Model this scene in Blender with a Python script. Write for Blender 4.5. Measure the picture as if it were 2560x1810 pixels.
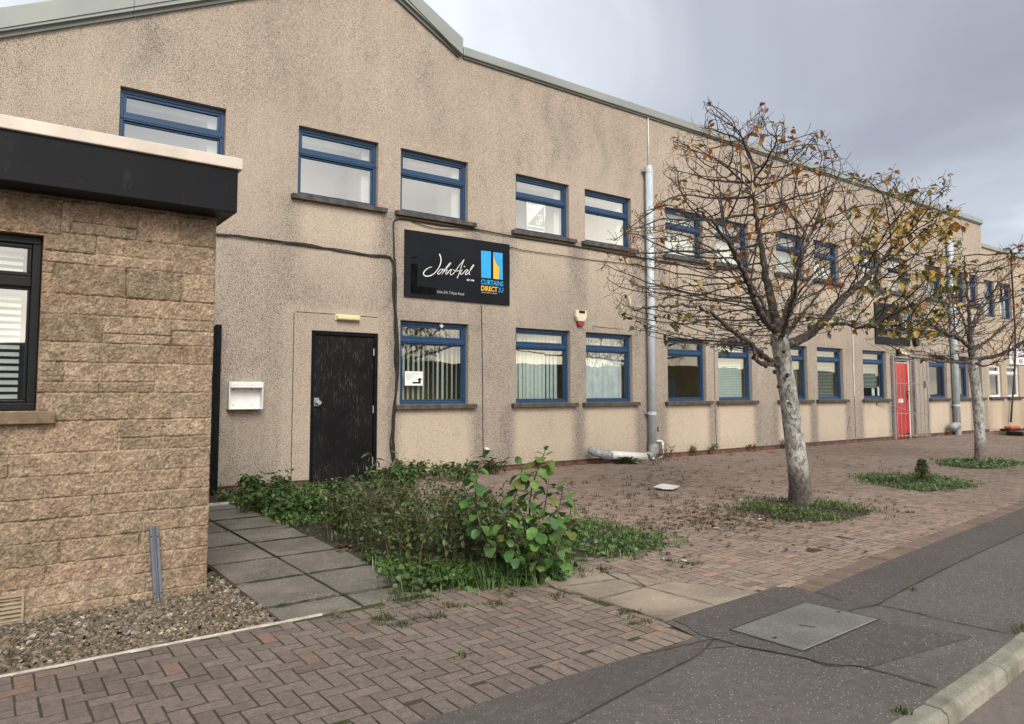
import bpy, math, random
import numpy as np
from mathutils import Vector, Matrix, noise as mnoise
R = math.radians
random.seed(7); rng = np.random.default_rng(7)
S = bpy.context.scene
C = S.collection
for o in list(bpy.data.objects): bpy.data.objects.remove(o)

# ------------------------------------------------------------------ camera
F, PPX, PPY = 1803.75, 1280.0, 857.6
YAW, PITCH, ROLL = 0.633, 0.06748, -0.000626
H = 1.22                       # lens height above the forecourt
D = 9.167                      # distance of the long rendered front
def cam_axes():
    cy, sy, cp, sp = math.cos(YAW), math.sin(YAW), math.cos(PITCH), math.sin(PITCH)
    f = Vector((sy*cp, cy*cp, sp)); r = Vector((cy, -sy, 0)); u = r.cross(f)
    c, s = math.cos(ROLL), math.sin(ROLL)
    return c*r+s*u, -s*r+c*u, f
CR, CU, CF = cam_axes()
cam = bpy.data.cameras.new("camera"); co = bpy.data.objects.new("camera", cam); C.objects.link(co)
cam.sensor_fit = 'HORIZONTAL'; cam.sensor_width = 36.0; cam.lens = F/2560*36
cam.shift_y = -(905-PPY)/2560; cam.clip_start = 0.05; cam.clip_end = 3000
M = Matrix((CR, CU, -CF)).transposed().to_4x4(); M.translation = Vector((0, 0, H)); co.matrix_world = M
S.camera = co
S.render.resolution_x = 1024; S.render.resolution_y = 724
S.view_settings.view_transform = 'Standard'; S.view_settings.look = 'None'
S.view_settings.exposure = 1.25; S.view_settings.gamma = 1.0
S.cycles.max_bounces = 8; S.cycles.transparent_max_bounces = 12

# ------------------------------------------------------------------ world: overcast, brighter low sky behind the camera
W = bpy.data.worlds.new("World"); S.world = W; W.use_nodes = True
def build_world():
    nt = W.node_tree; n = nt.nodes; n.clear(); l = nt.links.new
    out = n.new('ShaderNodeOutputWorld'); bg = n.new('ShaderNodeBackground'); bg2 = n.new('ShaderNodeBackground')
    mix = n.new('ShaderNodeMixShader')
    sky = n.new('ShaderNodeTexSky'); sky.sky_type = 'NISHITA'; sky.sun_disc = False
    sky.sun_elevation = R(32); sky.sun_rotation = R(200)
    l(sky.outputs[0], bg.inputs[0]); bg.inputs[1].default_value = 0.06
    tc = n.new('ShaderNodeTexCoord'); sep = n.new('ShaderNodeSeparateXYZ'); l(tc.outputs['Generated'], sep.inputs[0])
    def math_(op, a, b=None, clamp=False):
        m = n.new('ShaderNodeMath'); m.operation = op; m.use_clamp = clamp
        for i, v in enumerate((a, b)):
            if v is None: continue
            if isinstance(v, (int, float)): m.inputs[i].default_value = v
            else: l(v, m.inputs[i])
        return m.outputs[0]
    zz = math_('ADD', math_('MAXIMUM', sep.outputs[2], 0.0), 0.22)
    cx = math_('DIVIDE', sep.outputs[0], zz); cy = math_('DIVIDE', sep.outputs[1], zz)
    cmb = n.new('ShaderNodeCombineXYZ'); l(cx, cmb.inputs[0]); l(cy, cmb.inputs[1]); cmb.inputs[2].default_value = 1.6
    nz = n.new('ShaderNodeTexNoise'); nz.inputs['Scale'].default_value = 0.85; nz.inputs['Detail'].default_value = 7
    nz.inputs['Roughness'].default_value = 0.47; nz.inputs['Distortion'].default_value = 0.6
    l(cmb.outputs[0], nz.inputs['Vector'])
    rp = n.new('ShaderNodeValToRGB'); l(nz.outputs[0], rp.inputs[0])
    e = rp.color_ramp.elements
    e[0].position = 0.34; e[0].color = (0.168, 0.177, 0.205, 1)
    e[1].position = 0.66; e[1].color = (0.43, 0.447, 0.475, 1)
    m1 = rp.color_ramp.elements.new(0.5); m1.color = (0.232, 0.246, 0.278, 1)
    # light evening band towards -y
    back = math_('MULTIPLY', sep.outputs[1], -1.6, True)
    low = math_('SUBTRACT', 1.0, math_('MULTIPLY', sep.outputs[2], 2.5), True)
    side = math_('ADD', 0.55, math_('MULTIPLY', sep.outputs[0], 1.1), True)
    warm = math_('MULTIPLY', math_('MULTIPLY', back, low), side, True)
    warm = math_('MULTIPLY', warm, math_('SUBTRACT', math_('MULTIPLY', nz.outputs[0], 3.4), 0.85, True), True)
    hz = math_('SUBTRACT', 1.0, math_('MULTIPLY', sep.outputs[2], 2.8), True)
    mx = n.new('ShaderNodeMix'); mx.data_type = 'RGBA'; mx.blend_type = 'MIX'
    l(math_('MULTIPLY', warm, 0.95), mx.inputs[0]); l(rp.outputs[0], mx.inputs[6])
    mx.inputs[7].default_value = (0.82, 0.68, 0.46, 1)
    l(mx.outputs[2], bg2.inputs[0])
    l(math_('ADD', math_('ADD', 1.0, math_('MULTIPLY', hz, 0.35)), math_('MULTIPLY', math_('MULTIPLY', back, low), 1.3)), bg2.inputs[1])
    mix.inputs[0].default_value = 0.9
    l(bg.outputs[0], mix.inputs[1]); l(bg2.outputs[0], mix.inputs[2]); l(mix.outputs[0], out.inputs[0])
build_world()
sun = bpy.data.lights.new("sun", 'SUN'); sun.energy = 1.5; sun.angle = R(35); sun.color = (1.0, 0.94, 0.86)
so = bpy.data.objects.new("sun", sun); C.objects.link(so)
so.rotation_euler = Vector((0.25, 0.78, -0.60)).to_track_quat('-Z', 'Y').to_euler()

# ------------------------------------------------------------------ photo rays to real planes
def ray(px, py): return CR*((px-PPX)/F) + CU*(-(py-PPY)/F) + CF
def at(px, py, Y=D):
    d = ray(px, py); d = d*(Y/d.y); return Vector((d.x, d.y, d.z+H))
def gd(px, py, z=0.0):
    d = ray(px, py); d = d*((z-H)/d.z); return Vector((d.x, d.y, z))
def pr(X, Y, Z):
    v = Vector((X, Y, Z-H)); w = v.dot(CF)
    return (PPX+F*v.dot(CR)/w, PPY-F*v.dot(CU)/w, w)

# ------------------------------------------------------------------ material helpers
def new_mat(name):
    m = bpy.data.materials.new(name); m.use_nodes = True
    b = m.node_tree.nodes['Principled BSDF']
    return m, m.node_tree, b
class N:
    """tiny node helper"""
    def __init__(s, nt): s.nt = nt; s.n = nt.nodes; s.l = nt.links.new
    def put(s, sock, v):
        if isinstance(v, (int, float)): sock.default_value = v
        elif isinstance(v, (tuple, list)): sock.default_value = (*v, 1) if len(v) == 3 and sock.type == 'RGBA' else v
        else: s.l(v, sock)
    def pos(s):
        return s.n.new('ShaderNodeNewGeometry').outputs['Position']
    def mapv(s, v, sc=(1, 1, 1), loc=(0, 0, 0)):
        m = s.n.new('ShaderNodeMapping'); s.l(v, m.inputs[0]); m.inputs['Scale'].default_value = sc; m.inputs['Location'].default_value = loc
        return m.outputs[0]
    def noise(s, v, scale, detail=3, rough=0.55, dist=0):
        t = s.n.new('ShaderNodeTexNoise'); s.l(v, t.inputs['Vector']); t.inputs['Scale'].default_value = scale
        t.inputs['Detail'].default_value = detail; t.inputs['Roughness'].default_value = rough; t.inputs['Distortion'].default_value = dist
        return t.outputs[0]
    def voro(s, v, scale, feat='F1', rand=1.0):
        t = s.n.new('ShaderNodeTexVoronoi'); t.feature = feat; s.l(v, t.inputs['Vector']); t.inputs['Scale'].default_value = scale
        t.inputs['Randomness'].default_value = rand
        return t
    def ramp(s, f, *st):
        r = s.n.new('ShaderNodeValToRGB'); s.put(r.inputs[0], f); e = r.color_ramp.elements
        while len(e) < len(st): e.new(0.5)
        for q, (p, c) in zip(e, st):
            q.position = p; q.color = (*c, 1) if not isinstance(c, (int, float)) else (c, c, c, 1)
        return r.outputs[0]
    def mix(s, f, a, b, mode='MIX'):
        m = s.n.new('ShaderNodeMix'); m.data_type = 'RGBA'; m.blend_type = mode
        s.put(m.inputs[0], f); s.put(m.inputs[6], a); s.put(m.inputs[7], b); return m.outputs[2]
    def math(s, op, a, b=0.0, clamp=False):
        m = s.n.new('ShaderNodeMath'); m.operation = op; m.use_clamp = clamp
        s.put(m.inputs[0], a); s.put(m.inputs[1], b); return m.outputs[0]
    def bump(s, h, strength=0.5, dist=0.01, normal=None):
        b = s.n.new('ShaderNodeBump'); s.put(b.inputs['Height'], h); b.inputs['Strength'].default_value = strength
        b.inputs['Distance'].default_value = dist
        if normal is not None: s.l(normal, b.inputs['Normal'])
        return b.outputs[0]
    def attr(s, name, col=True):
        a = s.n.new('ShaderNodeAttribute'); a.attribute_name = name
        return a.outputs['Color'] if col else a.outputs['Fac']
def simple(name, col, rough=0.6, metal=0.0, var=0.12, scale=12, bump=0.0, bscale=60, spec=0.5):
    m, nt, b = new_mat(name); q = N(nt); p = q.pos()
    f = q.noise(p, scale, 5, 0.6)
    c0 = tuple(max(0, c*(1-var*2)) for c in col); c1 = tuple(min(1, c*(1+var*1.4)) for c in col)
    nt.links.new(q.ramp(f, (0.3, c0), (0.7, c1)), b.inputs['Base Color'])
    b.inputs['Roughness'].default_value = rough; b.inputs['Metallic'].default_value = metal
    b.inputs['Specular IOR Level'].default_value = spec
    if bump: nt.links.new(q.bump(q.noise(p, bscale, 4, 0.6), bump, 0.005), b.inputs['Normal'])
    return m
MT = {}
def m_render(name, tint=(1, 1, 1)):
    m, nt, b = new_mat(name); q = N(nt); p = q.pos()
    dirt = q.attr('dirt', False)
    big = q.noise(q.mapv(p, (0.5, 1, 0.35)), 1.6, 6, 0.6)
    streak = q.noise(q.mapv(p, (2.6, 1, 0.22)), 2.2, 6, 0.65)
    T = lambda c: tuple(a*t for a, t in zip(c, tint))
    base = q.ramp(big, (0.32, T((0.500, 0.418, 0.338))), (0.68, T((0.600, 0.502, 0.407))))
    dfac = q.math('MULTIPLY', q.math('ADD', dirt, q.math('MULTIPLY', q.math('SUBTRACT', streak, 0.52), 0.75)), 1.0, True)
    col = q.mix(q.math('MULTIPLY', dfac, 0.62), base, T((0.32, 0.29, 0.255)))
    clean = q.attr('clean', False)
    col = q.mix(q.math('MULTIPLY', clean, 0.85), col, T((0.68, 0.57, 0.44)))
    fine = q.noise(p, 112, 3, 0.6, 0.6)
    sp = q.ramp(fine, (0.39, 0.22), (0.49, 0.86), (0.60, 1.2))
    amt = q.math('ADD', q.ramp(q.noise(p, 0.9, 4, 0.6), (0.35, 0.40), (0.65, 0.80)), q.math('MULTIPLY', dfac, 0.55), True)
    amt = q.math('SUBTRACT', amt, q.math('MULTIPLY', clean, 0.3), True)
    col = q.mix(amt, col, q.mix(1.0, col, sp, 'MULTIPLY'))
    stain = q.ramp(q.noise(q.mapv(p, (1.5, 1, 0.6)), 1.5, 9, 0.78, 0.6), (0.58, 0.0), (0.70, 1.0))
    col = q.mix(q.math('MULTIPLY', stain, 0.42), col, q.mix(1.0, col, (0.45, 0.44, 0.42), 'MULTIPLY'))
    nt.links.new(col, b.inputs['Base Color']); b.inputs['Roughness'].default_value = 0.95
    b.inputs['Specular IOR Level'].default_value = 0.15
    nt.links.new(q.bump(fine, 0.85, 0.02), b.inputs['Normal'])
    return m
def m_col(name, rough=0.9, fine=120, amt=0.25, bump=0.4, bd=0.004, spec=0.2):
    """vertex colour times fine grain"""
    m, nt, b = new_mat(name); q = N(nt); p = q.pos()
    c = q.attr('Col')
    f = q.noise(p, fine, 4, 0.65); g = q.noise(p, fine*0.18, 4, 0.6)
    k = q.ramp(f, (0.3, 1-amt*1.6), (0.7, 1+amt)); k2 = q.ramp(g, (0.3, 1-amt), (0.7, 1+amt*0.7))
    c = q.mix(1.0, q.mix(1.0, c, k, 'MULTIPLY'), k2, 'MULTIPLY')
    nt.links.new(c, b.inputs['Base Color']); b.inputs['Roughness'].default_value = rough
    b.inputs['Specular IOR Level'].default_value = spec
    if bump: nt.links.new(q.bump(f, bump, bd), b.inputs['Normal'])
    return m, nt, b, q, c
def m_paver():
    m, nt, b, q, c = m_col('paver', 0.92, 170, 0.22, 0.45, 0.003)
    p = q.pos()
    v = q.voro(p, 110).outputs['Distance']
    sp = q.ramp(v, (0.10, 1.0), (0.17, 0.0))
    rr = q.ramp(q.noise(p, 34, 3), (0.50, 0.0), (0.60, 1.0))
    c2 = q.mix(q.math('MULTIPLY', q.math('MULTIPLY', sp, rr), 0.6), c, (0.42, 0.37, 0.31))
    lich = q.ramp(q.noise(p, 17, 5, 0.7), (0.69, 0.0), (0.71, 1.0))
    c2 = q.mix(q.math('MULTIPLY', lich, 0.65), c2, (0.40, 0.34, 0.27))
    nt.links.new(c2, b.inputs['Base Color'])
    return m
def m_joint_soil():
    m, nt, b = new_mat('joint_soil'); q = N(nt); p = q.pos()
    f = q.noise(p, 1.3, 5, 0.6); g = q.noise(p, 45, 4, 0.6)
    moss = q.ramp(f, (0.42, 0.0), (0.60, 1.0))
    c = q.mix(moss, q.ramp(g, (0.3, (0.040, 0.032, 0.024)), (0.7, (0.085, 0.067, 0.050))), q.ramp(g, (0.3, (0.028, 0.032, 0.010)), (0.7, (0.075, 0.078, 0.022))))
    nt.links.new(c, b.inputs['Base Color']); b.inputs['Roughness'].default_value = 1
    nt.links.new(q.bump(g, 0.6, 0.01), b.inputs['Normal'])
    return m
def m_asphalt(name, c0, c1, chips=1.0, chipcol=(0.62, 0.58, 0.53), chipscale=70, big=0.9):
    m, nt, b = new_mat(name); q = N(nt); p = q.pos()
    f = q.noise(p, 190, 3, 0.7); g = q.noise(p, big, 6, 0.62); h = q.noise(p, 26, 4, 0.6)
    c = q.mix(g, c0, c1)
    c = q.mix(1.0, c, q.ramp(f, (0.3, 0.62), (0.7, 1.25)), 'MULTIPLY')
    c = q.mix(1.0, c, q.ramp(h, (0.3, 0.82), (0.7, 1.12)), 'MULTIPLY')
    vt = q.voro(p, chipscale)
    sepc = q.n.new('ShaderNodeSeparateColor'); q.l(vt.outputs['Color'], sepc.inputs[0])
    ch = q.ramp(q.math('ADD', vt.outputs['Distance'], q.math('MULTIPLY', sepc.outputs[2], 0.17)), (0.26, 1.0), (0.33, 0.0))
    dens = q.ramp(q.noise(p, 1.1, 5, 0.6), (0.34, 0.88), (0.50, 0.52), (0.64, 0.12))
    pick = q.math('GREATER_THAN', sepc.outputs[0], dens)
    k = q.math('MULTIPLY', q.math('MULTIPLY', ch, pick), chips, True)
    c = q.mix(k, c, q.mix(sepc.outputs[1], chipcol, tuple(x*0.6 for x in chipcol)))
    pits = q.ramp(q.noise(q.mapv(p, (1, 2.2, 1)), 30, 3, 0.5), (0.27, 1.0), (0.33, 0.0))
    c = q.mix(q.math('MULTIPLY', pits, 0.6), c, (0.02, 0.018, 0.017))
    scuff = q.ramp(q.noise(q.mapv(p, (1, 2, 1)), 3.2, 7, 0.72), (0.60, 0.0), (0.74, 1.0))
    c = q.mix(q.math('MULTIPLY', scuff, 0.35), c, (0.25, 0.21, 0.18))
    nt.links.new(c, b.inputs['Base Color']); b.inputs['Roughness'].default_value = 0.86
    b.inputs['Specular IOR Level'].default_value = 0.25
    nt.links.new(q.bump(f, 0.7, 0.004), b.inputs['Normal'])
    return m
def m_conc(name, c0, c1, spots=0.0, spotcol=(0.5, 0.5, 0.46), sscale=40, big=2.0, grain=150, moss=0.0):
    m, nt, b = new_mat(name); q = N(nt); p = q.pos()
    f = q.noise(p, grain, 4, 0.65); g = q.noise(p, big, 6, 0.62, 0.3)
    c = q.mix(q.ramp(g, (0.3, 0.0), (0.7, 1.0)), c0, c1)
    c = q.mix(1.0, c, q.ramp(f, (0.3, 0.70), (0.7, 1.18)), 'MULTIPLY')
    if moss:
        c = q.mix(q.math('MULTIPLY', q.ramp(q.noise(p, 1.9, 7, 0.72), (0.54, 0.0), (0.70, 1.0)), moss), c, (0.085, 0.082, 0.042))
        c = q.mix(q.math('MULTIPLY', q.ramp(q.noise(q.mapv(p, (1, 1, 1), (4, 2, 0)), 2.6, 7, 0.7), (0.58, 0.0), (0.72, 1.0)), moss), c, (0.33, 0.285, 0.22))
    if spots:
        vt = q.voro(p, sscale); sp = q.ramp(vt.outputs['Distance'], (0.22, 1.0), (0.32, 0.0))
        sc = q.n.new('ShaderNodeSeparateColor'); q.l(vt.outputs['Color'], sc.inputs[0])
        dn = q.ramp(q.noise(p, 3.0, 4), (0.40, 0.97), (0.62, 0.55))
        c = q.mix(q.math('MULTIPLY', q.math('MULTIPLY', sp, q.math('GREATER_THAN', sc.outputs[0], dn)), spots), c, spotcol)
    nt.links.new(c, b.inputs['Base Color']); b.inputs['Roughness'].default_value = 0.9
    b.inputs['Specular IOR Level'].default_value = 0.2
    nt.links.new(q.bump(f, 0.5, 0.003), b.inputs['Normal'])
    return m
def m_glass(name, fac, tint=(0.80, 0.86, 0.84), rough=0.015):
    m = bpy.data.materials.new(name); m.use_nodes = True; nt = m.node_tree; n = nt.nodes; n.clear(); q = N(nt)
    out = n.new('ShaderNodeOutputMaterial'); t = n.new('ShaderNodeBsdfTransparent'); g = n.new('ShaderNodeBsdfGlossy')
    t.inputs[0].default_value = (*tint, 1); g.inputs['Roughness'].default_value = rough; g.inputs[0].default_value = (0.93, 0.95, 0.96, 1)
    nt.links.new(q.bump(q.noise(q.pos(), 1.7, 2), 0.05, 0.02), g.inputs['Normal'])
    mx = n.new('ShaderNodeMixShader'); mx.inputs[0].default_value = fac
    nt.links.new(t.outputs[0], mx.inputs[1]); nt.links.new(g.outputs[0], mx.inputs[2]); nt.links.new(mx.outputs[0], out.inputs[0])
    return m
def m_leaf(name, trans=0.25, rough=0.5):
    m, nt, b = new_mat(name); q = N(nt); p = q.pos()
    c = q.mix(1.0, q.attr('Col'), q.ramp(q.noise(p, 38, 3), (0.3, 0.72), (0.7, 1.2)), 'MULTIPLY')
    nt.links.new(c, b.inputs['Base Color']); b.inputs['Roughness'].default_value = rough; b.inputs['Specular IOR Level'].default_value = 0.35
    tr = q.n.new('ShaderNodeBsdfTranslucent'); nt.links.new(c, tr.inputs[0])
    mx = q.n.new('ShaderNodeMixShader'); mx.inputs[0].default_value = trans
    nt.links.new(b.outputs[0], mx.inputs[1]); nt.links.new(tr.outputs[0], mx.inputs[2])
    nt.links.new(mx.outputs[0], nt.nodes['Material Output'].inputs[0])
    return m
def m_bark():
    m, nt, b = new_mat('bark'); q = N(nt); p = q.pos()
    f = q.noise(q.mapv(p, (1, 1, 0.55)), 30, 6, 0.7, 0.4); g = q.noise(p, 6, 5, 0.65); r = q.noise(q.mapv(p, (1, 1, 5)), 26, 3, 0.6)
    c = q.ramp(f, (0.33, (0.055, 0.048, 0.040)), (0.43, (0.22, 0.205, 0.18)), (0.56, (0.50, 0.50, 0.46)))
    c = q.mix(q.ramp(g, (0.50, 0.0), (0.64, 0.6)), c, (0.16, 0.135, 0.11))
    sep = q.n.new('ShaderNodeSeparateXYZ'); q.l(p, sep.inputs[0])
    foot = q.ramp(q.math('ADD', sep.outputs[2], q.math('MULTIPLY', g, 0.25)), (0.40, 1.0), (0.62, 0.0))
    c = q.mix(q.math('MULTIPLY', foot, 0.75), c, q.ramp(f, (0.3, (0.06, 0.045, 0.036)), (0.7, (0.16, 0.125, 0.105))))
    nt.links.new(c, b.inputs['Base Color']); b.inputs['Roughness'].default_value = 0.92
    nt.links.new(q.bump(q.mix(0.4, f, r), 0.9, 0.02), b.inputs['Normal'])
    return m
def m_blackdoor():
    m, nt, b = new_mat('weathered_black'); q = N(nt); p = q.pos()
    f = q.noise(q.mapv(p, (95, 1, 8)), 1.0, 5, 0.7, 0.6); g = q.noise(p, 2.2, 3)
    lo = q.ramp(g, (0.35, 0.63), (0.7, 0.53))
    k = q.math('MULTIPLY', q.math('SUBTRACT', f, lo), 9.0, True)
    c = q.mix(q.math('MULTIPLY', k, 0.55), q.ramp(g, (0.3, (0.006, 0.006, 0.007)), (0.7, (0.011, 0.011, 0.012))), (0.20, 0.175, 0.145))
    nt.links.new(c, b.inputs['Base Color']); b.inputs['Roughness'].default_value = 0.62; b.inputs['Specular IOR Level'].default_value = 0.12
    nt.links.new(q.bump(f, 0.5, 0.006), b.inputs['Normal'])
    return m
def m_brickwall():
    m, nt, b = new_mat('plinth_brick'); q = N(nt); p = q.pos()
    sep = q.n.new('ShaderNodeSeparateXYZ'); q.l(p, sep.inputs[0])
    cmb = q.n.new('ShaderNodeCombineXYZ'); q.l(sep.outputs[0], cmb.inputs[0]); q.l(sep.outputs[2], cmb.inputs[1])
    bt = q.n.new('ShaderNodeTexBrick'); q.l(cmb.outputs[0], bt.inputs['Vector']); bt.inputs['Scale'].default_value = 4.4
    bt.inputs['Color1'].default_value = (0.24, 0.075, 0.05, 1); bt.inputs['Color2'].default_value = (0.16, 0.055, 0.04, 1)
    bt.inputs['Mortar'].default_value = (0.14, 0.11, 0.09, 1); bt.inputs['Mortar Size'].default_value = 0.03
    c = q.mix(1.0, bt.outputs[0], q.ramp(q.noise(p, 7, 5), (0.3, 0.5), (0.7, 1.2)), 'MULTIPLY')
    nt.links.new(c, b.inputs['Base Color']); b.inputs['Roughness'].default_value = 0.9
    nt.links.new(q.bump(bt.outputs[1], -0.6, 0.01), b.inputs['Normal'])
    return m

MT['render'] = m_render('roughcast_render'); MT['render2'] = m_render('roughcast_render_pale', (1.06, 1.02, 0.95))
MT['frame'] = simple('blue_paint', (0.010, 0.050, 0.122), 0.5, var=0.10, scale=4)
MT['white_frame'] = simple('white_plastic', (0.80, 0.79, 0.76), 0.35, var=0.04)
MT['sill'] = simple('sill_stone', (0.085, 0.072, 0.060), 0.9, var=0.30, scale=9, bump=0.5, bscale=120)
MT['trim'] = simple('grey_green_metal', (0.26, 0.285, 0.265), 0.42, var=0.07, scale=1.5)
MT['trim_dark'] = simple('grey_green_lip', (0.14, 0.155, 0.145), 0.5, var=0.08, scale=2)
MT['roof'] = simple('roof_sheet', (0.17, 0.19, 0.18), 0.6)
MT['fascia'] = simple('black_fascia', (0.0055, 0.006, 0.009), 0.42, var=0.3, scale=2.6, spec=0.12)
def m_fascia():
    m, nt, b = new_mat('black_fascia'); q = N(nt); p = q.pos()
    g = q.noise(p, 2.4, 5, 0.6); v = q.noise(q.mapv(p, (9, 1, 2.2)), 1.6, 6, 0.75, 0.4); f = q.noise(p, 24, 4, 0.7)
    c = q.ramp(g, (0.3, (0.0035, 0.0040, 0.0065)), (0.7, (0.0095, 0.0098, 0.0125)))
    c = q.mix(q.ramp(v, (0.60, 0.0), (0.76, 0.55)), c, (0.040, 0.036, 0.032))
    c = q.mix(q.ramp(f, (0.735, 0.0), (0.76, 0.5)), c, (0.16, 0.14, 0.12))
    nt.links.new(c, b.inputs['Base Color']); nt.links.new(q.ramp(g, (0.3, 0.30), (0.7, 0.55)), b.inputs['Roughness'])
    b.inputs['Specular IOR Level'].default_value = 0.14
    return m
MT['fascia'] = m_fascia()
MT['cream_trim'] = simple('cream_trim', (0.66, 0.575, 0.49), 0.55, var=0.10, scale=3)
MT['blackdoor'] = m_blackdoor()
MT['blackwood'] = simple('black_timber', (0.006, 0.0065, 0.008), 0.6, var=0.35, scale=14, bump=0.4, bscale=40, spec=0.12)
MT['black'] = simple('black_plastic', (0.012, 0.012, 0.013), 0.4, var=0.1, spec=0.2)
MT['cable'] = simple('black_cable', (0.020, 0.017, 0.014), 0.6, var=0.2, scale=30)
MT['metal'] = simple('bare_metal', (0.46, 0.47, 0.48), 0.35, metal=0.8, var=0.1)
MT['gal'] = simple('galvanised_steel', (0.30, 0.30, 0.29), 0.55, metal=0.2, var=0.22, scale=20)
MT['channel'] = simple('grey_channel', (0.17, 0.19, 0.225), 0.45, metal=0.2, var=0.1)
MT['signboard'] = simple('sign_panel', (0.009, 0.0115, 0.016), 0.5, var=0.12, scale=2, spec=0.12)
MT['signpatch'] = simple('sign_patch', (0.003, 0.003, 0.0035), 0.25, var=0.5, scale=9, spec=0.06)
MT['white'] = simple('white_paint', (0.80, 0.79, 0.76), 0.5, var=0.04)
MT['skyblue'] = simple('sky_blue_vinyl', (0.015, 0.36, 0.78), 0.4, var=0.05)
MT['orange'] = simple('orange_vinyl', (0.85, 0.46, 0.035), 0.4, var=0.05)
MT['grey_txt'] = simple('pale_grey_vinyl', (0.48, 0.48, 0.48), 0.4, var=0.05)
MT['navy'] = simple('navy_vinyl', (0.015, 0.03, 0.10), 0.4, var=0.05)
MT['redink'] = simple('red_vinyl', (0.30, 0.025, 0.03), 0.4, var=0.05)
MT['red'] = simple('red_door_paint', (0.52, 0.024, 0.026), 0.38, var=0.12, scale=3)
MT['cream'] = simple('cream_plastic', (0.66, 0.60, 0.44), 0.4, var=0.07)
MT['lampcream'] = simple('lamp_diffuser', (0.72, 0.62, 0.36), 0.4, var=0.08)
MT['pipe'] = simple('pale_blue_grey_pipe', (0.50, 0.56, 0.60), 0.42, var=0.08, scale=6)
MT['pipe_dirty'] = simple('grey_pipe_fitting', (0.34, 0.36, 0.35), 0.55, var=0.25, scale=18)
MT['whitepipe'] = simple('white_pipe', (0.74, 0.74, 0.70), 0.42, var=0.10, scale=7)
MT['blind'] = simple('pale_blind', (0.70, 0.76, 0.72), 0.8, var=0.05)
MT['curtain'] = simple('net_curtain', (0.72, 0.75, 0.77), 0.9, var=0.10, scale=5)
MT['interior'] = simple('interior_wall', (0.80, 0.55, 0.24), 0.9, var=0.08, scale=2)
MT['pale_wall'] = simple('pale_room', (0.36, 0.38, 0.38), 0.9, var=0.06, scale=2)
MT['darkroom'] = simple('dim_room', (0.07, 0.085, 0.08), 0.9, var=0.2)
MT['chairfab'] = simple('dark_chair', (0.02, 0.024, 0.027), 0.7)
MT['paper'] = simple('paper', (0.80, 0.82, 0.80), 0.8, var=0.03)
MT['paper_grey'] = simple('paper_grey', (0.47, 0.50, 0.47), 0.8, var=0.05)
MT['glass_hi'] = m_glass('reflective_glass', 0.42)
MT['glass_mid'] = m_glass('window_glass', 0.17)
MT['glass_lo'] = m_glass('clear_glass', 0.12)
MT['paver'] = m_paver(); MT['joint_soil'] = m_joint_soil()
MT['asphalt'] = m_asphalt('footway_asphalt', (0.108, 0.094, 0.085), (0.190, 0.165, 0.145))
MT['asphalt_patch'] = m_asphalt('footway_patch', (0.100, 0.088, 0.081), (0.145, 0.127, 0.115), 0.7, big=2)
MT['asphalt_patch2'] = m_asphalt('footway_patch_brown', (0.098, 0.084, 0.076), (0.140, 0.121, 0.108), 0.9, big=1.4)
MT['road'] = m_asphalt('road_asphalt', (0.18, 0.155, 0.135), (0.24, 0.205, 0.18), 0.5, (0.40, 0.36, 0.33), 90, 3)
MT['crack'] = simple('joint_dark', (0.050, 0.045, 0.035), 1, var=0.3, scale=8)
MT['slab'] = m_conc('path_slab', (0.145, 0.131, 0.110), (0.270, 0.244, 0.205), 0.9, (0.44, 0.43, 0.39), 55, moss=0.6)
MT['slab2'] = m_conc('concrete_slab', (0.22, 0.186, 0.148), (0.46, 0.375, 0.275), 0.25, (0.45, 0.42, 0.36), 30, 2.2, moss=0.35)
MT['manhole'] = m_conc('manhole_concrete', (0.150, 0.147, 0.130), (0.225, 0.220, 0.195), 0.55, (0.42, 0.41, 0.35), 120, 3, 95)
MT['kerb'] = m_conc('kerb_concrete', (0.20, 0.19, 0.15), (0.38, 0.36, 0.29), 0.0, big=5, grain=110, moss=0.5)
MT['edging'] = simple('white_edging', (0.55, 0.51, 0.44), 0.8, var=0.2, scale=14)
MT['soil'] = simple('bed_soil', (0.045, 0.034, 0.024), 1, var=0.35, scale=16, bump=0.8, bscale=40)
MT['verge'] = simple('verge_ground', (0.075, 0.068, 0.040), 1, var=0.4, scale=3, bump=0.5, bscale=30)
MT['skyline_tone'] = simple('skyline_dark', (0.03, 0.035, 0.03), 1, var=0.2, scale=0.2)
MT['stone'] = m_col('sandstone', 0.93, 75, 0.26, 0.55, 0.010)[0]
MT['pebble'] = m_col('pebbles', 0.8, 90, 0.15, 0.0)[0]
MT['leaf'] = m_leaf('autumn_leaf'); MT['green'] = m_leaf('green_leaf', 0.22, 0.42)
MT['bark'] = m_bark(); MT['brick'] = m_brickwall()
MT['twig'] = simple('twig_bark', (0.042, 0.027, 0.021), 0.85, var=0.35, scale=22)
MT['stem'] = simple('weed_stem', (0.10, 0.075, 0.04), 0.8, var=0.3, scale=22)
MT['orange_machine'] = simple('orange_paint', (0.55, 0.10, 0.03), 0.5, var=0.1)
MT['litter'] = simple('white_card', (0.80, 0.78, 0.74), 0.7, var=0.05)

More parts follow.
